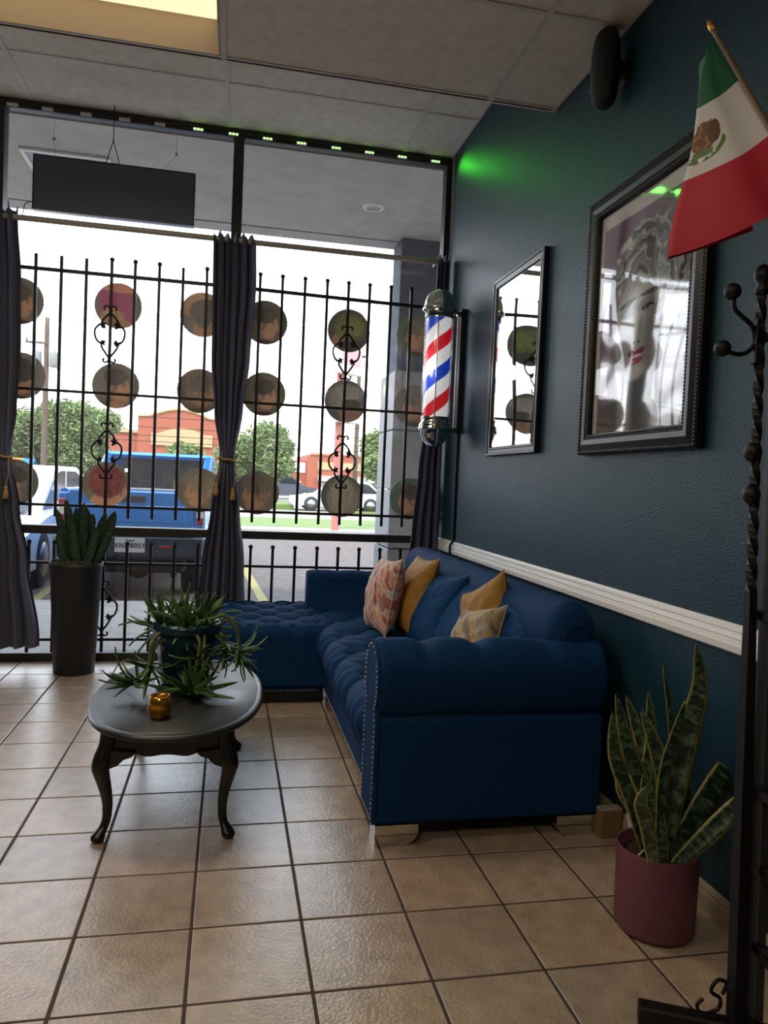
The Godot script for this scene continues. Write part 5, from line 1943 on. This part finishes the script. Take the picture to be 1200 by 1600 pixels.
func wheel(parent: Node, at: Vector3, r: float, wdt: float) -> void:
	var xf := Transform3D(Basis(Vector3(0, 0, 1), PI / 2), at)
	var st := S()
	lathe(st, [[r * 0.6, -wdt / 2], [r * 0.92, -wdt / 2], [r, -wdt / 2 + 0.03], [r, wdt / 2 - 0.03], [r * 0.92, wdt / 2], [r * 0.6, wdt / 2]], 28, xf)
	var tyre := part("tyre", st, M.rubber, parent)
	st = S()
	lathe(st, [[0.0, -wdt / 2 + 0.03], [r * 0.18, -wdt / 2 + 0.02], [r * 0.55, -wdt / 2 + 0.05], [r * 0.62, -wdt / 2], [r * 0.62, wdt / 2], [r * 0.55, wdt / 2 - 0.05], [r * 0.18, wdt / 2 - 0.02], [0.0, wdt / 2 - 0.03]], 20, xf)
	part("wheel_rim", st, M.steel, tyre)

func make_truck() -> void:
	var zt := -7.0
	var l := pt(90, 790, 2, zt).x
	var cx := pt(207, 790, 2, zt).x
	var hw := cx - l
	var o := thing("pickup_truck", "blue pickup truck parked with its tailgate towards the shop", "truck", Vector3(cx, LOT, zt))
	var up := -LOT
	var paint := mat(c8(32, 124, 205), 0.3)
	paint.clearcoat_enabled = true
	paint.clearcoat = 0.6
	paint.clearcoat_roughness = 0.1
	var dark := mat(c8(34, 36, 42), 0.55)
	var bed_top: float = pt(200, 766, 2, zt).y + up
	var gate_bot: float = pt(200, 826, 2, zt).y + up
	var st := S()
	# bed sides with a rounded rail
	for s in [-1.0, 1.0]:
		st = S()
		var poly := PackedVector2Array([Vector2(hw - 0.09, 0.45), Vector2(hw, 0.45), Vector2(hw + 0.012, 0.75), Vector2(hw, bed_top - 0.05), Vector2(hw - 0.02, bed_top - 0.012), Vector2(hw - 0.06, bed_top), Vector2(hw - 0.09, bed_top - 0.01)])
		if s < 0.0:
			for k in poly.size():
				poly[k].x = -poly[k].x
		extrude(st, poly, -1.62, -0.06)
		part("bed_side", st, paint, o)
		st = S()
		box(st, Vector3(s * (hw - 0.1), gate_bot + 0.02, -0.07), Vector3(s * hw, bed_top - 0.04, 0.0), 0.015)
		part("corner_post", st, paint, o)
		st = S()
		box(st, Vector3(s * (hw - 0.085), bed_top - 0.36, -0.03), Vector3(s * (hw - 0.004), bed_top - 0.11, 0.012), 0.012)
		var tl := part("tail_light", st, mat(c8(150, 20, 24), 0.2), o)
		st = S()
		box(st, Vector3(s * (hw - 0.08), bed_top - 0.28, 0.0), Vector3(s * (hw - 0.012), bed_top - 0.2, 0.015), 0.004)
		part("reversing_lens", st, mat(c8(220, 214, 206), 0.2), tl)
	st = S()
	box(st, Vector3(-hw + 0.1, gate_bot, -0.07), Vector3(hw - 0.1, bed_top, 0.0), 0.02)
	var gate := part("tailgate", st, paint, o)
	st = S()
	box(st, Vector3(-hw + 0.2, gate_bot + 0.07, -0.01), Vector3(hw - 0.2, bed_top - 0.16, 0.006), 0.012)
	part("pressed_panel", st, paint, gate)
	st = S()
	box(st, Vector3(-0.14, bed_top - 0.13, -0.005), Vector3(0.14, bed_top - 0.055, 0.01), 0.008)
	part("handle", st, dark, gate)
	st = S()
	box(st, Vector3(-hw + 0.08, 0.62, -1.6), Vector3(hw - 0.08, 0.68, -0.05))
	part("bed_floor", st, dark, o)
	# bumper with step and plate
	var by: float = pt(200, 834, 2, zt).y + up
	st = S()
	box(st, Vector3(-hw - 0.02, by - 0.26, -0.08), Vector3(hw + 0.02, by, 0.13), 0.035)
	var bump := part("bumper", st, mat(c8(58, 64, 76), 0.45, 0.2), o)
	st = S()
	box(st, Vector3(-hw + 0.1, by - 0.005, 0.0), Vector3(hw - 0.1, by + 0.008, 0.12), 0.004)
	part("step_pad", st, dark, bump)
	st = S()
	box(st, Vector3(0.3, by - 0.14, 0.125), Vector3(0.42, by - 0.11, 0.136), 0.003)
	part("red_reflector", st, mat(c8(170, 24, 30), 0.25), bump)
	st = S()
	box(st, Vector3(-0.17, by - 0.2, 0.12), Vector3(0.17, by - 0.02, 0.132), 0.004)
	part("plate_recess", st, dark, bump)
	st = S()
	box(st, Vector3(-0.155, by - 0.19, 0.13), Vector3(0.155, by - 0.032, 0.136), 0.003)
	var plate := part("licence_plate", st, mat(c8(214, 216, 220), 0.4), bump)
	var ink := mat(c8(40, 46, 66), 0.5)
	for e in [["TEXAS", 0.026, by - 0.062], ["XNZ·8051", 0.054, by - 0.116]]:
		var tm := TextMesh.new()
		var f := SystemFont.new()
		f.font_names = PackedStringArray(["Droid Sans"])
		f.font_weight = 700
		tm.font = f
		tm.text = e[0]
		tm.font_size = 64
		tm.pixel_size = e[1] / 48.0
		tm.depth = 0.002
		var q := put("plate_lettering", tm, ink, plate)
		q.position = Vector3(0, e[2], 0.137)
	for k in 4:
		st = S()
		cbox(st, Vector3(-0.14 + 0.28 * (k % 2), by - (0.045 if k < 2 else 0.178), 0.137), Vector3(0.008, 0.008, 0.003), 0.001)
		part("plate_screw", st, M.steel, plate)
	# underbody, exhaust, wheels
	st = S()
	box(st, Vector3(-hw + 0.2, 0.3, -4.4), Vector3(hw - 0.2, 0.55, -0.1), 0.03)
	tube(st, [Vector3(0.45, 0.3, -2.0), Vector3(0.45, 0.3, 0.02)], 0.035, 10)
	lathe(st, [[0.0, -0.12], [0.1, -0.1], [0.13, 0.0], [0.1, 0.1], [0.0, 0.12]], 16, Transform3D(Basis(Vector3(0, 0, 1), PI / 2), Vector3(0, 0.28, -0.75)))
	tube(st, [Vector3(-hw + 0.1, 0.28, -0.75), Vector3(hw - 0.1, 0.28, -0.75)], 0.05, 10)
	part("underbody", st, M.rubber, o)
	for s in [-1.0, 1.0]:
		for z in [-0.8, -3.6]:
			wheel(o, Vector3(s * (hw - 0.14), 0.34, z), 0.34, 0.24)
	# cab
	var zc := -1.66
	var z_abs := zt + zc
	var rt: float = pt(250, 708, 2, z_abs).y + up
	var rl: float = pt(163, 712, 2, z_abs).x - cx
	var rr: float = pt(333, 718, 2, z_abs).x - cx
	var ch := (rr - rl) * 0.5
	var belt := bed_top - 0.02
	st = S()
	box(st, Vector3(-hw + 0.01, 0.42, -3.0), Vector3(hw - 0.01, belt, zc), 0.03)
	box(st, Vector3(-hw + 0.03, 0.42, -4.7), Vector3(hw - 0.03, belt - 0.06, -3.0), 0.06)
	part("cab_body", st, paint, o)
	var mid := (rl + rr) * 0.5
	st = S()
	box(st, Vector3(mid - ch, rt - 0.075, -2.75), Vector3(mid + ch, rt, zc - 0.04), 0.045)
	part("roof", st, paint, o)
	for s in [-1.0, 1.0]:
		for e in [[zc - 0.02, zc - 0.1], [-3.15, -2.72]]:
			st = S()
			tube(st, [Vector3(s * (hw - 0.07), belt - 0.03, e[0]), Vector3(mid + s * (ch - 0.06), rt - 0.03, e[1])], 0.06, 8)
			part("pillar", st, paint, o)
	var tint := mat(c8(20, 22, 26, 0.55), 0.05)
	tint.transparency = BaseMaterial3D.TRANSPARENCY_ALPHA
	for e in [["rear_window", zc - 0.03, zc - 0.09], ["windscreen", -3.12, -2.74]]:
		st = S()
		smooth(st, false)
		quad(st, Vector3(-hw + 0.12, belt, e[1]), Vector3(hw - 0.12, belt, e[1]), Vector3(mid + ch - 0.1, rt - 0.06, e[2]), Vector3(mid - ch + 0.1, rt - 0.06, e[2]), Vector3(0, 0, 1))
		quad(st, Vector3(-hw + 0.12, belt, e[1] - 0.005), Vector3(hw - 0.12, belt, e[1] - 0.005), Vector3(mid + ch - 0.1, rt - 0.06, e[2] - 0.005), Vector3(mid - ch + 0.1, rt - 0.06, e[2] - 0.005), Vector3(0, 0, -1))
		part(e[0], st, tint, o)
	for x in [-0.36, 0.36]:
		st = S()
		cbox(st, Vector3(x, belt - 0.1, -2.2), Vector3(0.46, 0.5, 0.14), 0.05)
		cbox(st, Vector3(x, belt + 0.22, -2.22), Vector3(0.24, 0.16, 0.1), 0.04)
		part("seat", st, dark, o)
	st = S()
	box(st, Vector3(-hw + 0.14, belt - 0.01, zc - 0.02), Vector3(hw - 0.14, belt + 0.015, zc + 0.005), 0.005)
	part("window_seal", st, mat(c8(150, 152, 152), 0.5), o)
	# small stickers inside the rear window
	for e in [[-0.28, 0.24, 0.075, 0.05], [0.0, 0.11, 0.26, 0.02]]:
		st = S()
		cbox(st, Vector3(e[0], belt + e[1], zc - 0.055), Vector3(e[2], e[3], 0.003))
		part("window_sticker", st, M.white_plastic, o)

func car(label: String, at: Vector3, turn: float, length: float, hgt: float, color: Color, tall: bool) -> void:
	# side view in x-y, front towards -x
	var o := thing("car", label, "car", at, turn, "vehicles across the street")
	var k := length / 4.5
	var paint := mat(color, 0.3)
	paint.clearcoat_enabled = true
	paint.clearcoat = 0.5
	var b := hgt * 0.58
	var w := 0.86
	var low := PackedVector2Array([Vector2(-2.25, 0.25), Vector2(-2.28, 0.5), Vector2(-2.2, b * 0.78), Vector2(-1.2, b * 0.98), Vector2(-1.0, b), Vector2(2.05, b * 1.04), Vector2(2.24, b * 0.95), Vector2(2.27, 0.5), Vector2(2.2, 0.25)])
	var cab := PackedVector2Array([Vector2(-1.1, b - 0.02), Vector2(-0.3, hgt - 0.05), Vector2(0.0, hgt), Vector2(1.1, hgt), Vector2(1.4, hgt - 0.06), Vector2(2.0, b)]) if not tall else PackedVector2Array([Vector2(-1.25, b - 0.02), Vector2(-0.55, hgt - 0.06), Vector2(-0.3, hgt), Vector2(1.8, hgt), Vector2(2.05, hgt - 0.08), Vector2(2.2, b)])
	for p in [low, cab]:
		for i in p.size():
			p[i].x *= k
	var st := S()
	extrude(st, low, -w, w)
	part("body", st, paint, o)
	st = S()
	extrude(st, cab, -w * 0.86, w * 0.86)
	part("cabin", st, paint, o)
	var mid := Vector2(0.45 * k, (b + hgt) * 0.5)
	var win := PackedVector2Array()
	for q in cab:
		win.append(mid + (q - mid) * Vector2(0.88, 0.78))
	var glass := mat(c8(28, 32, 36), 0.08)
	st = S()
	extrude(st, win, -w * 0.87, w * 0.87)
	part("side_window", st, glass, o)
	st = S()
	quad(st, Vector3(cab[0].x - 0.02, b + 0.03, -w * 0.7), Vector3(cab[0].x - 0.02, b + 0.03, w * 0.7), Vector3(cab[1].x - 0.03, hgt - 0.09, w * 0.66), Vector3(cab[1].x - 0.03, hgt - 0.09, -w * 0.66), Vector3(-1, 0.5, 0))
	part("windscreen", st, glass, o)
	st = S()
	box(st, Vector3(0.32 * k, b + 0.02, -w * 0.875), Vector3(0.38 * k, hgt - 0.06, w * 0.875), 0.004)
	part("door_pillar", st, paint, o)
	for s in [-1.0, 1.0]:
		for x in [-1.38 * k, 1.4 * k]:
			var wn := Node3D.new()
			wn.name = "wheel"
			o.add_child(wn, true)
			wn.position = Vector3(x, 0.33, s * (w - 0.1))
			wn.rotation.y = PI / 2
			var q := S()
			var xf := Transform3D(Basis(Vector3(0, 0, 1), PI / 2), Vector3.ZERO)
			lathe(q, [[0.0, -0.1], [0.2, -0.11], [0.33, -0.1], [0.335, 0.1], [0.2, 0.11], [0.0, 0.1]], 20, xf)
			part("tyre", q, M.rubber, wn)
			q = S()
			lathe(q, [[0.0, -0.118], [0.2, -0.115], [0.21, 0.115], [0.0, 0.118]], 14, xf)
			part("wheel_rim", q, M.steel, wn)
		st = S()
		cbox(st, Vector3(-2.2 * k, b * 0.72, s * w * 0.72), Vector3(0.14, 0.13, 0.34), 0.03)
		part("headlight", st, mat(c8(226, 228, 230), 0.15), o)
		st = S()
		cbox(st, Vector3(2.22 * k, b * 0.82, s * w * 0.75), Vector3(0.1, 0.14, 0.3), 0.03)
		part("tail_light", st, mat(c8(150, 24, 26), 0.2), o)
		st = S()
		cbox(st, Vector3(-0.85 * k, b + 0.1, s * (w + 0.06)), Vector3(0.1, 0.12, 0.14), 0.03)
		part("mirror", st, paint, o)
	st = S()
	box(st, Vector3(-2.3 * k, 0.3, -w * 0.9), Vector3(-2.2 * k, 0.5, w * 0.9), 0.03)
	part("front_bumper", st, paint, o)
	st = S()
	box(st, Vector3(2.2 * k, 0.3, -w * 0.9), Vector3(2.3 * k, 0.5, w * 0.9), 0.03)
	part("rear_bumper", st, paint, o)

func make_cars() -> void:
	# white car beside the pickup, nose towards the shop
	car("white car parked left of the blue pickup, nose to the shop", Vector3(-2.64, LOT, -9.35), PI / 2, 4.4, 1.45, c8(216, 218, 220), false)
	var g := LOT - 0.02
	car("silver sedan on the road across the street", Vector3(pt(520, 797, 1, g).x + 0.1, g, -33.5), 0.0, 4.5, 1.42, c8(176, 182, 190), false)
	car("dark grey van parked near the far shops", Vector3(pt(436, 777, 1, g).x, g, -52.0), PI, 4.9, 1.75, c8(60, 66, 78), true)
	car("black sedan behind the silver sedan", Vector3(pt(563, 790, 1, g).x, g, -41.5), PI, 4.2, 1.4, c8(44, 48, 56), false)
	car("white sport utility car by the far shops", Vector3(pt(597, 781, 1, g).x + 1.0, g, -56.0), 0.3, 4.4, 1.8, c8(214, 214, 212), true)

func leaf_clump(sd: int) -> ArrayMesh:
	var r := RandomNumberGenerator.new()
	r.seed = sd
	var st := S()
	smooth(st, false)
	for k in 22:
		var c := Vector3(r.randf_range(-1, 1), r.randf_range(-1, 1), r.randf_range(-1, 1)) * 0.2
		var b := Basis.from_euler(Vector3(r.randf_range(-1.2, 1.2), r.randf() * TAU, r.randf_range(-0.6, 0.6)))
		var l := 0.065 + r.randf() * 0.04
		quad(st, c + b * Vector3(-l, 0, 0), c + b * Vector3(0, 0.01, l * 0.5), c + b * Vector3(l, 0, 0), c + b * Vector3(0, 0.01, -l * 0.5), b * Vector3.UP)
	return commit(st)

func tree(label: String, at: Vector3, hgt: float, spread: float, n: int, m: Material, sd: int) -> void:
	var o := thing("tree", label, "tree", at, 0.0, "trees across the street")
	var r := RandomNumberGenerator.new()
	r.seed = sd
	var bark := mat(c8(96, 82, 70), 0.9)
	var st := S()
	tube(st, spline([Vector3.ZERO, Vector3(0.05, hgt * 0.2, 0), Vector3(-0.05, hgt * 0.4, 0.05), Vector3(0.0, hgt * 0.75, 0)], 4), [0.17, 0.16, 0.15, 0.15, 0.14, 0.13, 0.12, 0.12, 0.1, 0.08, 0.06, 0.05, 0.03], 8)
	part("trunk", st, bark, o)
	var blobs := []
	for k in 13:
		var a := r.randf() * TAU
		var d := sqrt(r.randf()) * spread * 0.62
		blobs.append([Vector3(cos(a) * d, hgt * r.randf_range(0.36, 0.82), sin(a) * d), spread * r.randf_range(0.3, 0.48)])
	for k in 6:
		st = S()
		var b: Vector3 = blobs[k][0]
		var s := Vector3(0, hgt * r.randf_range(0.22, 0.42), 0)
		tube(st, spline([s, s.lerp(b, 0.5) + Vector3(0, 0.1, 0), b], 4), 0.04, 5)
		part("branch", st, bark, o)
	var mm := MultiMesh.new()
	mm.transform_format = MultiMesh.TRANSFORM_3D
	mm.use_colors = true
	mm.mesh = leaf_clump(sd)
	mm.instance_count = n
	for k in n:
		var b: Array = blobs[r.randi() % blobs.size()]
		var dir := Vector3(r.randfn(), r.randfn(), r.randfn()).normalized()
		var p: Vector3 = b[0] + dir * b[1] * pow(r.randf(), 0.4) * Vector3(1, 0.75, 1)
		p.y = minf(p.y, hgt)
		var sc := r.randf_range(0.9, 1.6)
		mm.set_instance_transform(k, Transform3D(Basis.from_euler(Vector3(r.randf() * 0.8, r.randf() * TAU, 0)).scaled(Vector3.ONE * sc), p))
		var t := r.randf_range(0.75, 1.2)
		mm.set_instance_color(k, Color(t, t * r.randf_range(0.95, 1.05), t * 0.95))
	var f := MultiMeshInstance3D.new()
	f.name = "foliage"
	f.multimesh = mm
	f.material_override = m
	o.add_child(f, true)
	stuff(f)

func make_far() -> void:
	var leaf := mat(c8(118, 134, 88), 0.7)
	leaf.vertex_color_use_as_albedo = true
	leaf.backlight_enabled = true
	leaf.backlight = Color(0.45, 0.55, 0.25)
	var at := func(u: float, z: float) -> Vector3: return Vector3(pt(u, 760, 2, z).x, LOT, z)
	tree("broad leafy tree behind the utility pole with transformers", at.call(38, -43.0), 5.0, 3.2, 2600, leaf, 1)
	tree("dense tall tree beside the brick building with the arched front", at.call(120, -42.0), 5.7, 2.9, 2600, leaf, 2)
	tree("round leafy tree beyond the road, right of the middle curtain", at.call(408, -44.0), 4.7, 2.7, 2200, leaf, 3)
	tree("leafy tree partly hidden by the stone column", at.call(608, -38.0), 5.0, 1.7, 1400, leaf, 4)
	tree("small thin tree before the arched brick front", at.call(294, -47.0), 3.4, 1.5, 450, leaf, 5)
	# brick shops across the street
	var brick := rough_mat(c8(134, 72, 54), c8(146, 82, 62), c8(154, 92, 72), 0.12, 0.6, 91)
	var cream := mat(c8(170, 144, 108), 0.8)
	var z := -55.0
	var X := func(u: float, v: float, zz: float) -> float: return pt(u, v, 2, zz).x
	var Y := func(u: float, v: float, zz: float) -> float: return pt(u, v, 2, zz).y
	var o := thing("brick_building", "red brick shop building with an arched parapet and cream panel", "building", Vector3(X.call(280, 700, z), LOT, z))
	var ox: float = o.position.x
	var st := S()
	var x0: float = X.call(150, 680, z) - ox
	var x1: float = X.call(402, 680, z) - ox
	var hw: float = Y.call(180, 674, z) - LOT
	box(st, Vector3(x0, 0, -12), Vector3(x1, hw, -0.6))
	part("wing", st, brick, o)
	st = S()
	box(st, Vector3(x0 - 0.1, hw, -0.7), Vector3(x1 + 0.1, hw + 0.22, -0.45))
	part("wing_cornice", st, cream, o)
	var m0: float = X.call(215, 680, z) - ox
	var m1: float = X.call(345, 680, z) - ox
	var mh: float = Y.call(215, 649, z) - LOT
	var arch: float = Y.call(280, 641, z) - LOT
	var poly := PackedVector2Array([Vector2(m0, 0), Vector2(m1, 0), Vector2(m1, mh)])
	var cap := []
	for k in 17:
		var t := k / 16.0
		var q := Vector2(lerpf(m1 - 0.8, m0 + 0.8, t), mh + (arch - mh) * sin(t * PI) + 0.05)
		poly.append(q)
		cap.append(Vector3(q.x, q.y, 0.0))
	poly.append(Vector2(m0, mh))
	st = S()
	extrude(st, poly, -8.0, 0.0)
	part("arched_front", st, brick, o)
	st = S()
	tube(st, [Vector3(m1, mh, 0.0)] + cap + [Vector3(m0, mh, 0.0)], 0.12, 6)
	part("parapet_cap", st, cream, o)
	# recessed cream panel with arched head
	var p0: float = X.call(236, 690, z) - ox
	var p1: float = X.call(332, 690, z) - ox
	var pb: float = Y.call(280, 697, z) - LOT
	var ph: float = Y.call(236, 676, z) - LOT
	poly = PackedVector2Array([Vector2(p0, pb), Vector2(p1, pb), Vector2(p1, ph)])
	for k in 13:
		var t := k / 12.0
		poly.append(Vector2(lerpf(p1 - 0.5, p0 + 0.5, t), ph + 0.45 * sin(t * PI)))
	poly.append(Vector2(p0, ph))
	st = S()
	extrude(st, poly, -0.05, 0.12)
	part("cream_panel", st, cream, o)
	st = S()
	box(st, Vector3(m0 + 0.3, 0, -0.1), Vector3(m1 - 0.3, 2.4, 0.05))
	part("shopfront_glass", st, mat(c8(60, 66, 70), 0.1), o)
	st = S()
	box(st, Vector3(x1 - 2.2, hw + 0.2, -4), Vector3(x1 - 0.8, hw + 1.0, -2.6), 0.03)
	part("roof_unit", st, mat(c8(170, 168, 160), 0.6), o)
	# second row of shops, farther right
	z = -80.0
	o = thing("brick_building", "orange brick shops with cream sign band and grey awning, far right", "building", Vector3(X.call(520, 740, z), LOT, z))
	ox = o.position.x
	st = S()
	var top: float = Y.call(540, 713, z) - LOT
	box(st, Vector3(X.call(480, 740, z) - ox, 0, -14), Vector3(X.call(620, 740, z) - ox, top, 0))
	part("front", st, brick, o)
	st = S()
	box(st, Vector3(X.call(400, 740, z) - ox, 0, -14), Vector3(X.call(480, 740, z) - ox, top - 0.7, -1.0))
	part("wing", st, brick, o)
	st = S()
	box(st, Vector3(X.call(484, 740, z) - ox, top, -0.4), Vector3(X.call(620, 740, z) - ox, top + 0.22, 0.15))
	part("cornice", st, mat(c8(206, 120, 92), 0.8), o)
	st = S()
	box(st, Vector3(X.call(496, 740, z) - ox, top - 1.6, 0), Vector3(X.call(600, 740, z) - ox, top - 0.75, 0.1))
	part("sign_band", st, cream, o)
	st = S()
	extrude(st, PackedVector2Array([Vector2(0, 1.95), Vector2(1.4, 1.35), Vector2(1.4, 1.28), Vector2(0, 1.28)]), X.call(496, 740, z) - ox, X.call(620, 740, z) - ox, Transform3D(Basis(Vector3(0, 0, 1), Vector3(0, 1, 0), Vector3(1, 0, 0)), Vector3.ZERO))
	part("awning", st, mat(c8(134, 128, 124), 0.7), o)
	for k in 6:
		st = S()
		var a: float = X.call(500 + k * 17, 740, z) - ox
		box(st, Vector3(a, 0.0, -0.05), Vector3(a + 0.8, 1.2, 0.04))
		part("window", st, mat(c8(196, 196, 190), 0.3), o)
	for k in 3:
		st = S()
		var a: float = X.call(430 + k * 16, 740, z) - ox
		box(st, Vector3(a, 0.1, -1.05), Vector3(a + 0.7, 1.2, -0.94))
		part("window", st, mat(c8(196, 196, 190), 0.3), o)
	st = S()
	box(st, Vector3(X.call(462, 740, z) - ox, top - 2.0, -1.05), Vector3(X.call(478, 740, z) - ox, top - 0.9, -0.9))
	part("wall_panel", st, M.white_plastic, o)
	# colourful awning of a stall far behind the white car
	z = -40.0
	o = thing("stall_awning", "red, yellow and blue stall roof beyond the lot, beside the left curtain", "awning", Vector3(X.call(26, 718, z), LOT, z))
	st = S()
	for s in [-0.8, 0.8]:
		tube(st, [Vector3(s, 0, 0), Vector3(s, 2.1, 0)], 0.04, 6)
	part("posts", st, M.steel, o)
	for k in 3:
		st = S()
		var yy: float = Y.call(26, 722, z) - LOT
		extrude(st, PackedVector2Array([Vector2(-0.5, yy - 0.12), Vector2(0.5, yy - 0.12), Vector2(0, yy + 0.22)]), -0.9 + k * 0.6, -0.3 + k * 0.6, Transform3D(Basis(Vector3.UP, PI / 2), Vector3.ZERO))
		part("stripe", st, mat([c8(206, 44, 30), c8(230, 120, 30), c8(40, 110, 190)][k], 0.6), o)
	# tall roadside sign on a brick post
	z = -19.0
	var b := pt(523, 831, 1, LOT)
	o = thing("pylon_sign", "tall faded roadside sign with two boards on a brick post", "sign", Vector3(b.x, LOT + 0.05, b.z))
	var zs := b.z
	st = S()
	box(st, Vector3(-0.1, 0, -0.1), Vector3(0.1, 6.0, 0.1), 0.01)
	part("post", st, rough_mat(c8(150, 86, 80), c8(170, 104, 96), c8(184, 124, 112), 0.06, 1.0, 93), o)
	var fade := rough_mat(c8(206, 190, 192), c8(218, 206, 206), c8(226, 216, 214), 0.02, 0.4, 94)
	var red := mat(c8(196, 140, 144), 0.6)
	for e in [[470, 588], [608, 664]]:
		var y0: float = Y.call(538, e[1], zs) - LOT
		var y1: float = Y.call(538, e[0], zs) - LOT
		var turn := Transform3D(Basis(Vector3.UP, deg_to_rad(38)), Vector3(0.18, 0, 0))
		st = S()
		box(st, Vector3(-0.42, y0, -0.14), Vector3(0.42, y1, 0.14), 0.02, turn)
		var bd := part("board", st, fade, o)
		st = S()
		box(st, Vector3(-0.36, lerpf(y0, y1, 0.55), 0.13), Vector3(0.36, lerpf(y0, y1, 0.85), 0.15), 0.005, turn)
		box(st, Vector3(-0.36, lerpf(y0, y1, 0.12), 0.13), Vector3(0.36, lerpf(y0, y1, 0.42), 0.15), 0.005, turn)
		part("faded_panel", st, red, bd)
	# utility poles and wires
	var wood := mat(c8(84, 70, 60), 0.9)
	z = -39.0
	var up0 := Vector3(X.call(68, 740, z), LOT, z)
	o = thing("utility_pole", "wooden utility pole carrying two grey transformers", "utility pole", up0)
	var ph0: float = Y.call(82, 497, z) - LOT
	st = S()
	tube(st, [Vector3.ZERO, Vector3(0.0, ph0, 0)], [0.17, 0.11], 12)
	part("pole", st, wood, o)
	var ty: float = Y.call(80, 562, z) - LOT
	for s in [-1.0, 1.0]:
		st = S()
		lathe(st, [[0.0, -0.38], [0.2, -0.38], [0.22, -0.34], [0.22, 0.3], [0.2, 0.36], [0.0, 0.4]], 18, Transform3D(Basis.IDENTITY, Vector3(s * 0.4 - 0.02, ty, 0.1)))
		lathe(st, [[0.0, 0.36], [0.035, 0.38], [0.025, 0.52], [0.0, 0.54]], 8, Transform3D(Basis.IDENTITY, Vector3(s * 0.4, ty, 0.1)))
		part("transformer", st, mat(c8(120, 122, 122), 0.5), o)
		st = S()
		tube(st, spline([Vector3(s * 0.4, ty + 0.54, 0.1), Vector3(s * 0.7, ty + 0.7, 0.1), Vector3(s * 0.9, ty + 0.2, 0.1), Vector3(s * 0.5, ty - 0.5, 0.1)], 5), 0.014, 5)
		part("lead", st, M.iron, o)
	st = S()
	box(st, Vector3(-0.95, ph0 - 1.35, 0.1), Vector3(0.05, ph0 - 1.25, 0.2))
	for x in [-0.9, -0.5]:
		lathe(st, [[0.0, 0.0], [0.05, 0.02], [0.03, 0.1], [0.05, 0.14], [0.0, 0.18]], 8, Transform3D(Basis.IDENTITY, Vector3(x, ph0 - 1.25, 0.15)))
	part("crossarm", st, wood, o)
	z = -44.0
	o = thing("utility_pole", "plain wooden utility pole beyond the tall roadside sign", "utility pole", Vector3(X.call(554, 760, z), LOT, z))
	st = S()
	tube(st, [Vector3.ZERO, Vector3(0, Y.call(568, 548, z) - LOT, 0)], [0.16, 0.12], 12)
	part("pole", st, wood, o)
	st = S()
	box(st, Vector3(-0.5, Y.call(568, 560, z) - LOT, 0.1), Vector3(0.5, Y.call(568, 556, z) - LOT, 0.2))
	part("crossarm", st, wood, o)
	for v in [492, 508, 514, 589, 597, 634, 652, 668, 681, 690]:
		var za := -39.2 - 0.2 * fmod(v, 7.0)
		var ya: float = Y.call(240, v, za)
		st = S()
		var line := []
		for k in 13:
			var t := k / 12.0
			line.append(Vector3(lerpf(-30.0, 30.0, t), 0.0 - 0.35 * sin(t * PI) + 0.35, za))
		tube(st, line, 0.022, 4, false)
		var q := part("power_line", st, M.iron)
		q.position.y = ya
		tag(q, "thin black overhead power line strung along the road", "power line", "overhead power lines")

func _ready() -> void:
	make_view()
	make_materials()
	make_room()
	make_window()
	make_street()
	make_sofa()
	make_table()
	make_curtains()
	make_grilles()
	make_barber_pole()
	make_frames()
	make_rack()
	make_snake_plants()
	make_flag()
	make_aloe()
	make_cushions()
	make_sign()
	make_decals()
	make_speaker()
	make_leds()
	make_votive()
	make_small_things()
